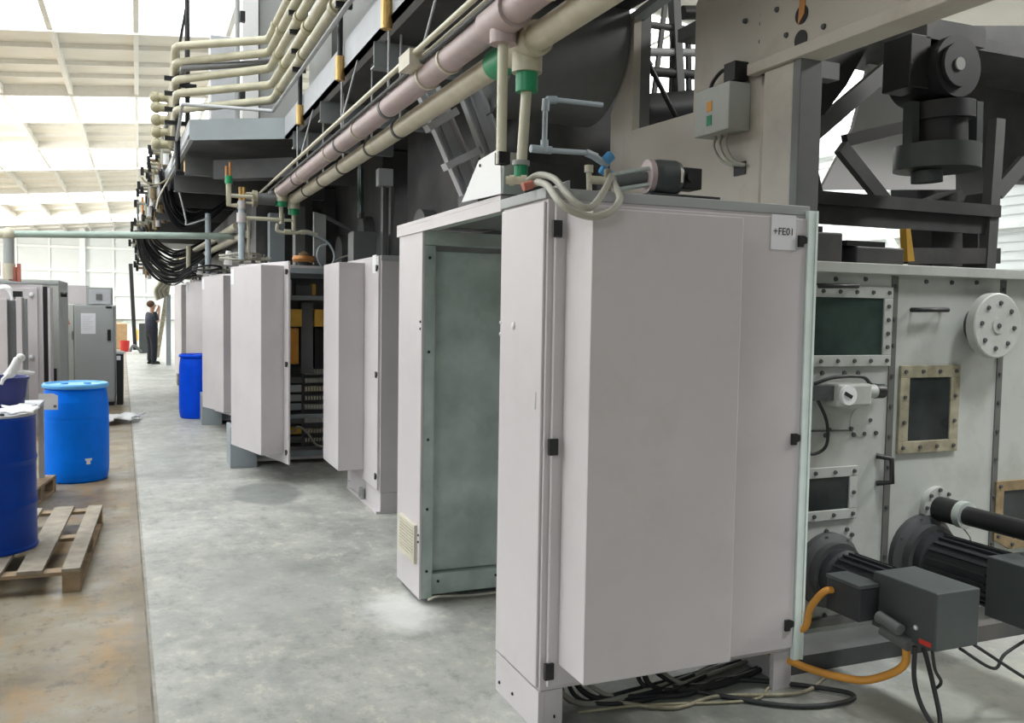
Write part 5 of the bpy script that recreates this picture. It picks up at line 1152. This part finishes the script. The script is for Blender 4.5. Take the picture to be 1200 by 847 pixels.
b.build('corrugated_hose', 'white', None, label='bundle of white hoses curving over the trunking at the left edge', cat='hose')
b = MB(); u = at(20, 347, Y=YD+.1); b.box(u.x-.04, u.x+.05, YD+.06, YD+.2, w_.z+.022, w_.z+.09); b.build('black_connector', 'black', None, label='black connector on top of the trunking beside the white hoses', cat='connector')
# ================================================================ far end of the aisle
YE_ = 40
pole = MB(); p, q = at(158.5, 410, Y=34), at(153, 309, Y=34); pole.cyl(p, q, .07, n=10); pole.build('leaning_pole', 'black', None, label='tall dark slightly leaning pole at the far end of the aisle', cat='pole')
p, q = at(141.5, 411, Y=34), at(151, 399, Y=34); b = MB(); b.lathe([(0, 0), (.14, 0), (.16, q.z), (.13, q.z), (.12, .03)], ((p.x+q.x)/2, 34, 0), n=24); b.build('red_bucket', 'red', None, label='red bucket on the floor at the far end of the aisle', cat='bucket')
p, q = at(134, 400, Y=36), at(149, 379, Y=36); b = MB(); b.box(p.x, q.x, 36, 36.7, 0, q.z); b.build('cardboard_box', 'card', None, bevel=.03, label='brown cardboard box behind the red bucket', cat='box')
p, q = at(148, 410, Y=44), at(162, 386, Y=44)
bb = thing('barrier', 'yellow and white barrier against the far wall beyond the leaning pole', 'barrier', (p.x, 44, 0))
b = MB(); b.box(p.x, p.x+.3, 44, 44.1, .2, q.z); b.build('white_panel', 'white', bb); b = MB(); b.box(p.x+.33, q.x, 44, 44.1, .0, q.z); b.build('yellow_panel', 'yellow', bb); b = MB(); b.box(p.x-.2, q.x, 44.05, 44.12, q.z+.25, q.z+.33); b.box(p.x+.28, p.x+.33, 44.03, 44.12, 0, q.z+.3); b.build('rail', 'crosspipe', bb)
p, q = at(163, 410, Y=33), at(171, 379, Y=33); b = MB(); b.box(p.x, q.x+.1, 33, 33.4, 0, q.z); b.build('dark_green_locker', 'motor_grey', None, bevel=.01, label='dark grey-green locker behind the standing person', cat='locker')
p, q = at(152, 410, Y=33), at(160, 402, Y=33); b = MB(); b.tube(smooth_path([(p.x, 33, .05), (p.x+.1, 33, .25), (q.x, 33, .2), (q.x+.15, 33, .03)]), .05, 8); b.build('bent_hose', 'mid_steel', None, label='short grey bent hose on the floor beside the leaning pole', cat='hose')
p, q = at(195, 427, Y=26.5), at(200, 345, Y=26.5)
b = MB(); b.box(p.x, q.x, 26.5, 26.7, 0, q.z); b.build('end_post', 'blue_steel', None, label='slim grey-green post right of the standing person', cat='post')
b = MB(); p, q = at(188, 400, Y=29), at(197, 335, Y=29); b.bar((p.x-.1, 29, .08), (q.x, 29, q.z), .12, .12); b.build('slanted_duct', 'frame_rust', None, label='slanted dull duct rising behind the standing person', cat='duct')
cl2 = thing('hose_bundle', 'pale tangled hoses hanging at the far end of the line above the standing person', 'hose', tuple(at(189, 338, Y=25.5)))
for k in range(6):
    b = MB(); p = at(185+2*k, 312+2*k, Y=25.5+.1*k); q = at(184+2.4*k, 352-k, Y=25.5+.1*k); b.tube(smooth_path([p, p.lerp(q, .4)+V((.08, 0, 0)), p.lerp(q, .7)-V((.06, 0, 0)), q]), .04, 7); b.build('hose', ['cream_pale', 'hose'][k % 2], cl2)
# ================================================================ person standing far down the aisle, hands raised to the face
def skin(name, chains, m, parent, lvl=2):
    """chains: list of lists of (point, radius); points shared by value join up"""
    idx = {}; vs = []; rs = []; es = []
    for ch in chains:
        prev = None
        for p, r in ch:
            k = tuple(round(c, 4) for c in p)
            if k not in idx: idx[k] = len(vs); vs.append(p); rs.append(r)
            if prev is not None: es.append((prev, idx[k]))
            prev = idx[k]
    me = bpy.data.meshes.new(name); me.from_pydata([tuple(MW[parent].inverted() @ (PT @ V(p))) for p in vs], es, [])
    o = bpy.data.objects.new(name, me); COL.objects.link(o); o.parent = parent; MW[o] = MW[parent]
    o.modifiers.new('skin', 'SKIN'); me.skin_vertices.new() if not me.skin_vertices else None
    for i, r in enumerate(rs): me.skin_vertices[0].data[i].radius = (r, r)
    me.skin_vertices[0].data[0].use_root = True
    sm = o.modifiers.new('sub', 'SUBSURF'); sm.levels = lvl; sm.render_levels = lvl
    bpy.context.view_layer.update()
    ev = o.evaluated_get(bpy.context.evaluated_depsgraph_get()); m2 = bpy.data.meshes.new_from_object(ev)
    o.modifiers.clear(); o.data = m2; m2.materials.clear(); m2.materials.append(MATS[m]); m2.polygons.foreach_set('use_smooth', [True]*len(m2.polygons))
    return o
base = at(178, 426.5, Z=0)
PT = Matrix.Translation(base) @ Matrix.Rotation(math.radians(-62), 4, 'Z')      # local +y = the way the person faces
pn = thing('person', 'person in dark clothes standing in the aisle, looking up with both hands at the face', 'person', tuple(base))
hip = (0, 0, .93); chest = (0, -.02, 1.28); neck = (0, 0, 1.45)
body = [[(hip, .13), ((0, -.01, 1.08), .125), (chest, .145), ((0, -.01, 1.40), .08), (neck, .055), ((0, .02, 1.52), .06), ((0, .03, 1.60), .088), ((0, .0, 1.69), .075)]]
for s in (-1, 1):
    body.append([(hip, .13), ((.095*s, 0, .86), .095), ((.10*s, .02, .50), .058), ((.10*s, -.0, .28), .052), ((.10*s, -.01, .09), .04), ((.105*s, .05, .045), .04), ((.11*s, .15, .03), .03)])
    w = (.055*s, .20, 1.50)
    body.append([(chest, .145), ((.17*s, 0, 1.39), .062), ((.22*s, .06, 1.16), .046), (w, .027), ((.035*s, .215, 1.56), .03)])
    palm = (.035*s, .215, 1.56)
    for k in range(4):
        f0 = (.035*s+.012*(k-1.5), .225, 1.60); body.append([(palm, .03), (f0, .009), (( f0[0]*.8, .215, 1.63+.006*(k % 2)), .008), ((f0[0]*.6, .19, 1.645), .007)])
    body.append([(palm, .03), ((.01*s, .20, 1.565), .010), ((.0+.004*s, .18, 1.59), .009)])
bd_ = skin('body', body, 'skin', pn, 2)
b = MB(PT); b.sph((0, .125, 1.63), .018, 8, (1, 1.3, 1.2)); b.build('nose', 'skin', bd_)
b = MB(PT)
for s in (-1, 1): b.sph((.034*s, .108, 1.655), .011, 8)
b.build('eye', 'black', bd_)
b = MB(PT)
for s in (-1, 1): b.sph((.088*s, .01, 1.63), .025, 8, (.4, .8, 1.2))
b.build('ear', 'skin', bd_)
b = MB(PT); b.box(-.022, .022, .112, .12, 1.585, 1.592); b.build('mouth', 'red_faded', bd_)
b = MB(PT); b.sph((0, -.025, 1.68), .105, 14, (1, 1.05, .92)); b.build('hair', 'hair', pn)
shirt = [[((0, 0, .84), .19), ((0, -.0, 1.04), .185), (chest, .18), ((0, -.01, 1.39), .105), ((0, 0, 1.43), .07)]]
for s in (-1, 1): shirt.append([(chest, .18), ((.17*s, 0, 1.39), .09), ((.21*s, .045, 1.2), .07)])
skin('shirt', shirt, 'navy', pn)
tr = [[((0, 0, 1.1), .165), ((0, 0, .92), .18)]]
for s in (-1, 1): tr.append([((0, 0, .92), .18), ((.095*s, 0, .84), .125), ((.10*s, .02, .50), .095), ((.10*s, 0, .05), .085)])
skin('trousers', tr, 'trouser', pn)
for s in (-1, 1):
    b = MB(PT); b.sph((.105*s, .05, .05), .06, 12, (.8, 2.2, .8)); b.box(.065*s-.0 if s > 0 else -.145, .145 if s > 0 else -.065, -.06, .17, 0, .03); b.build('shoe', 'shoe', pn)
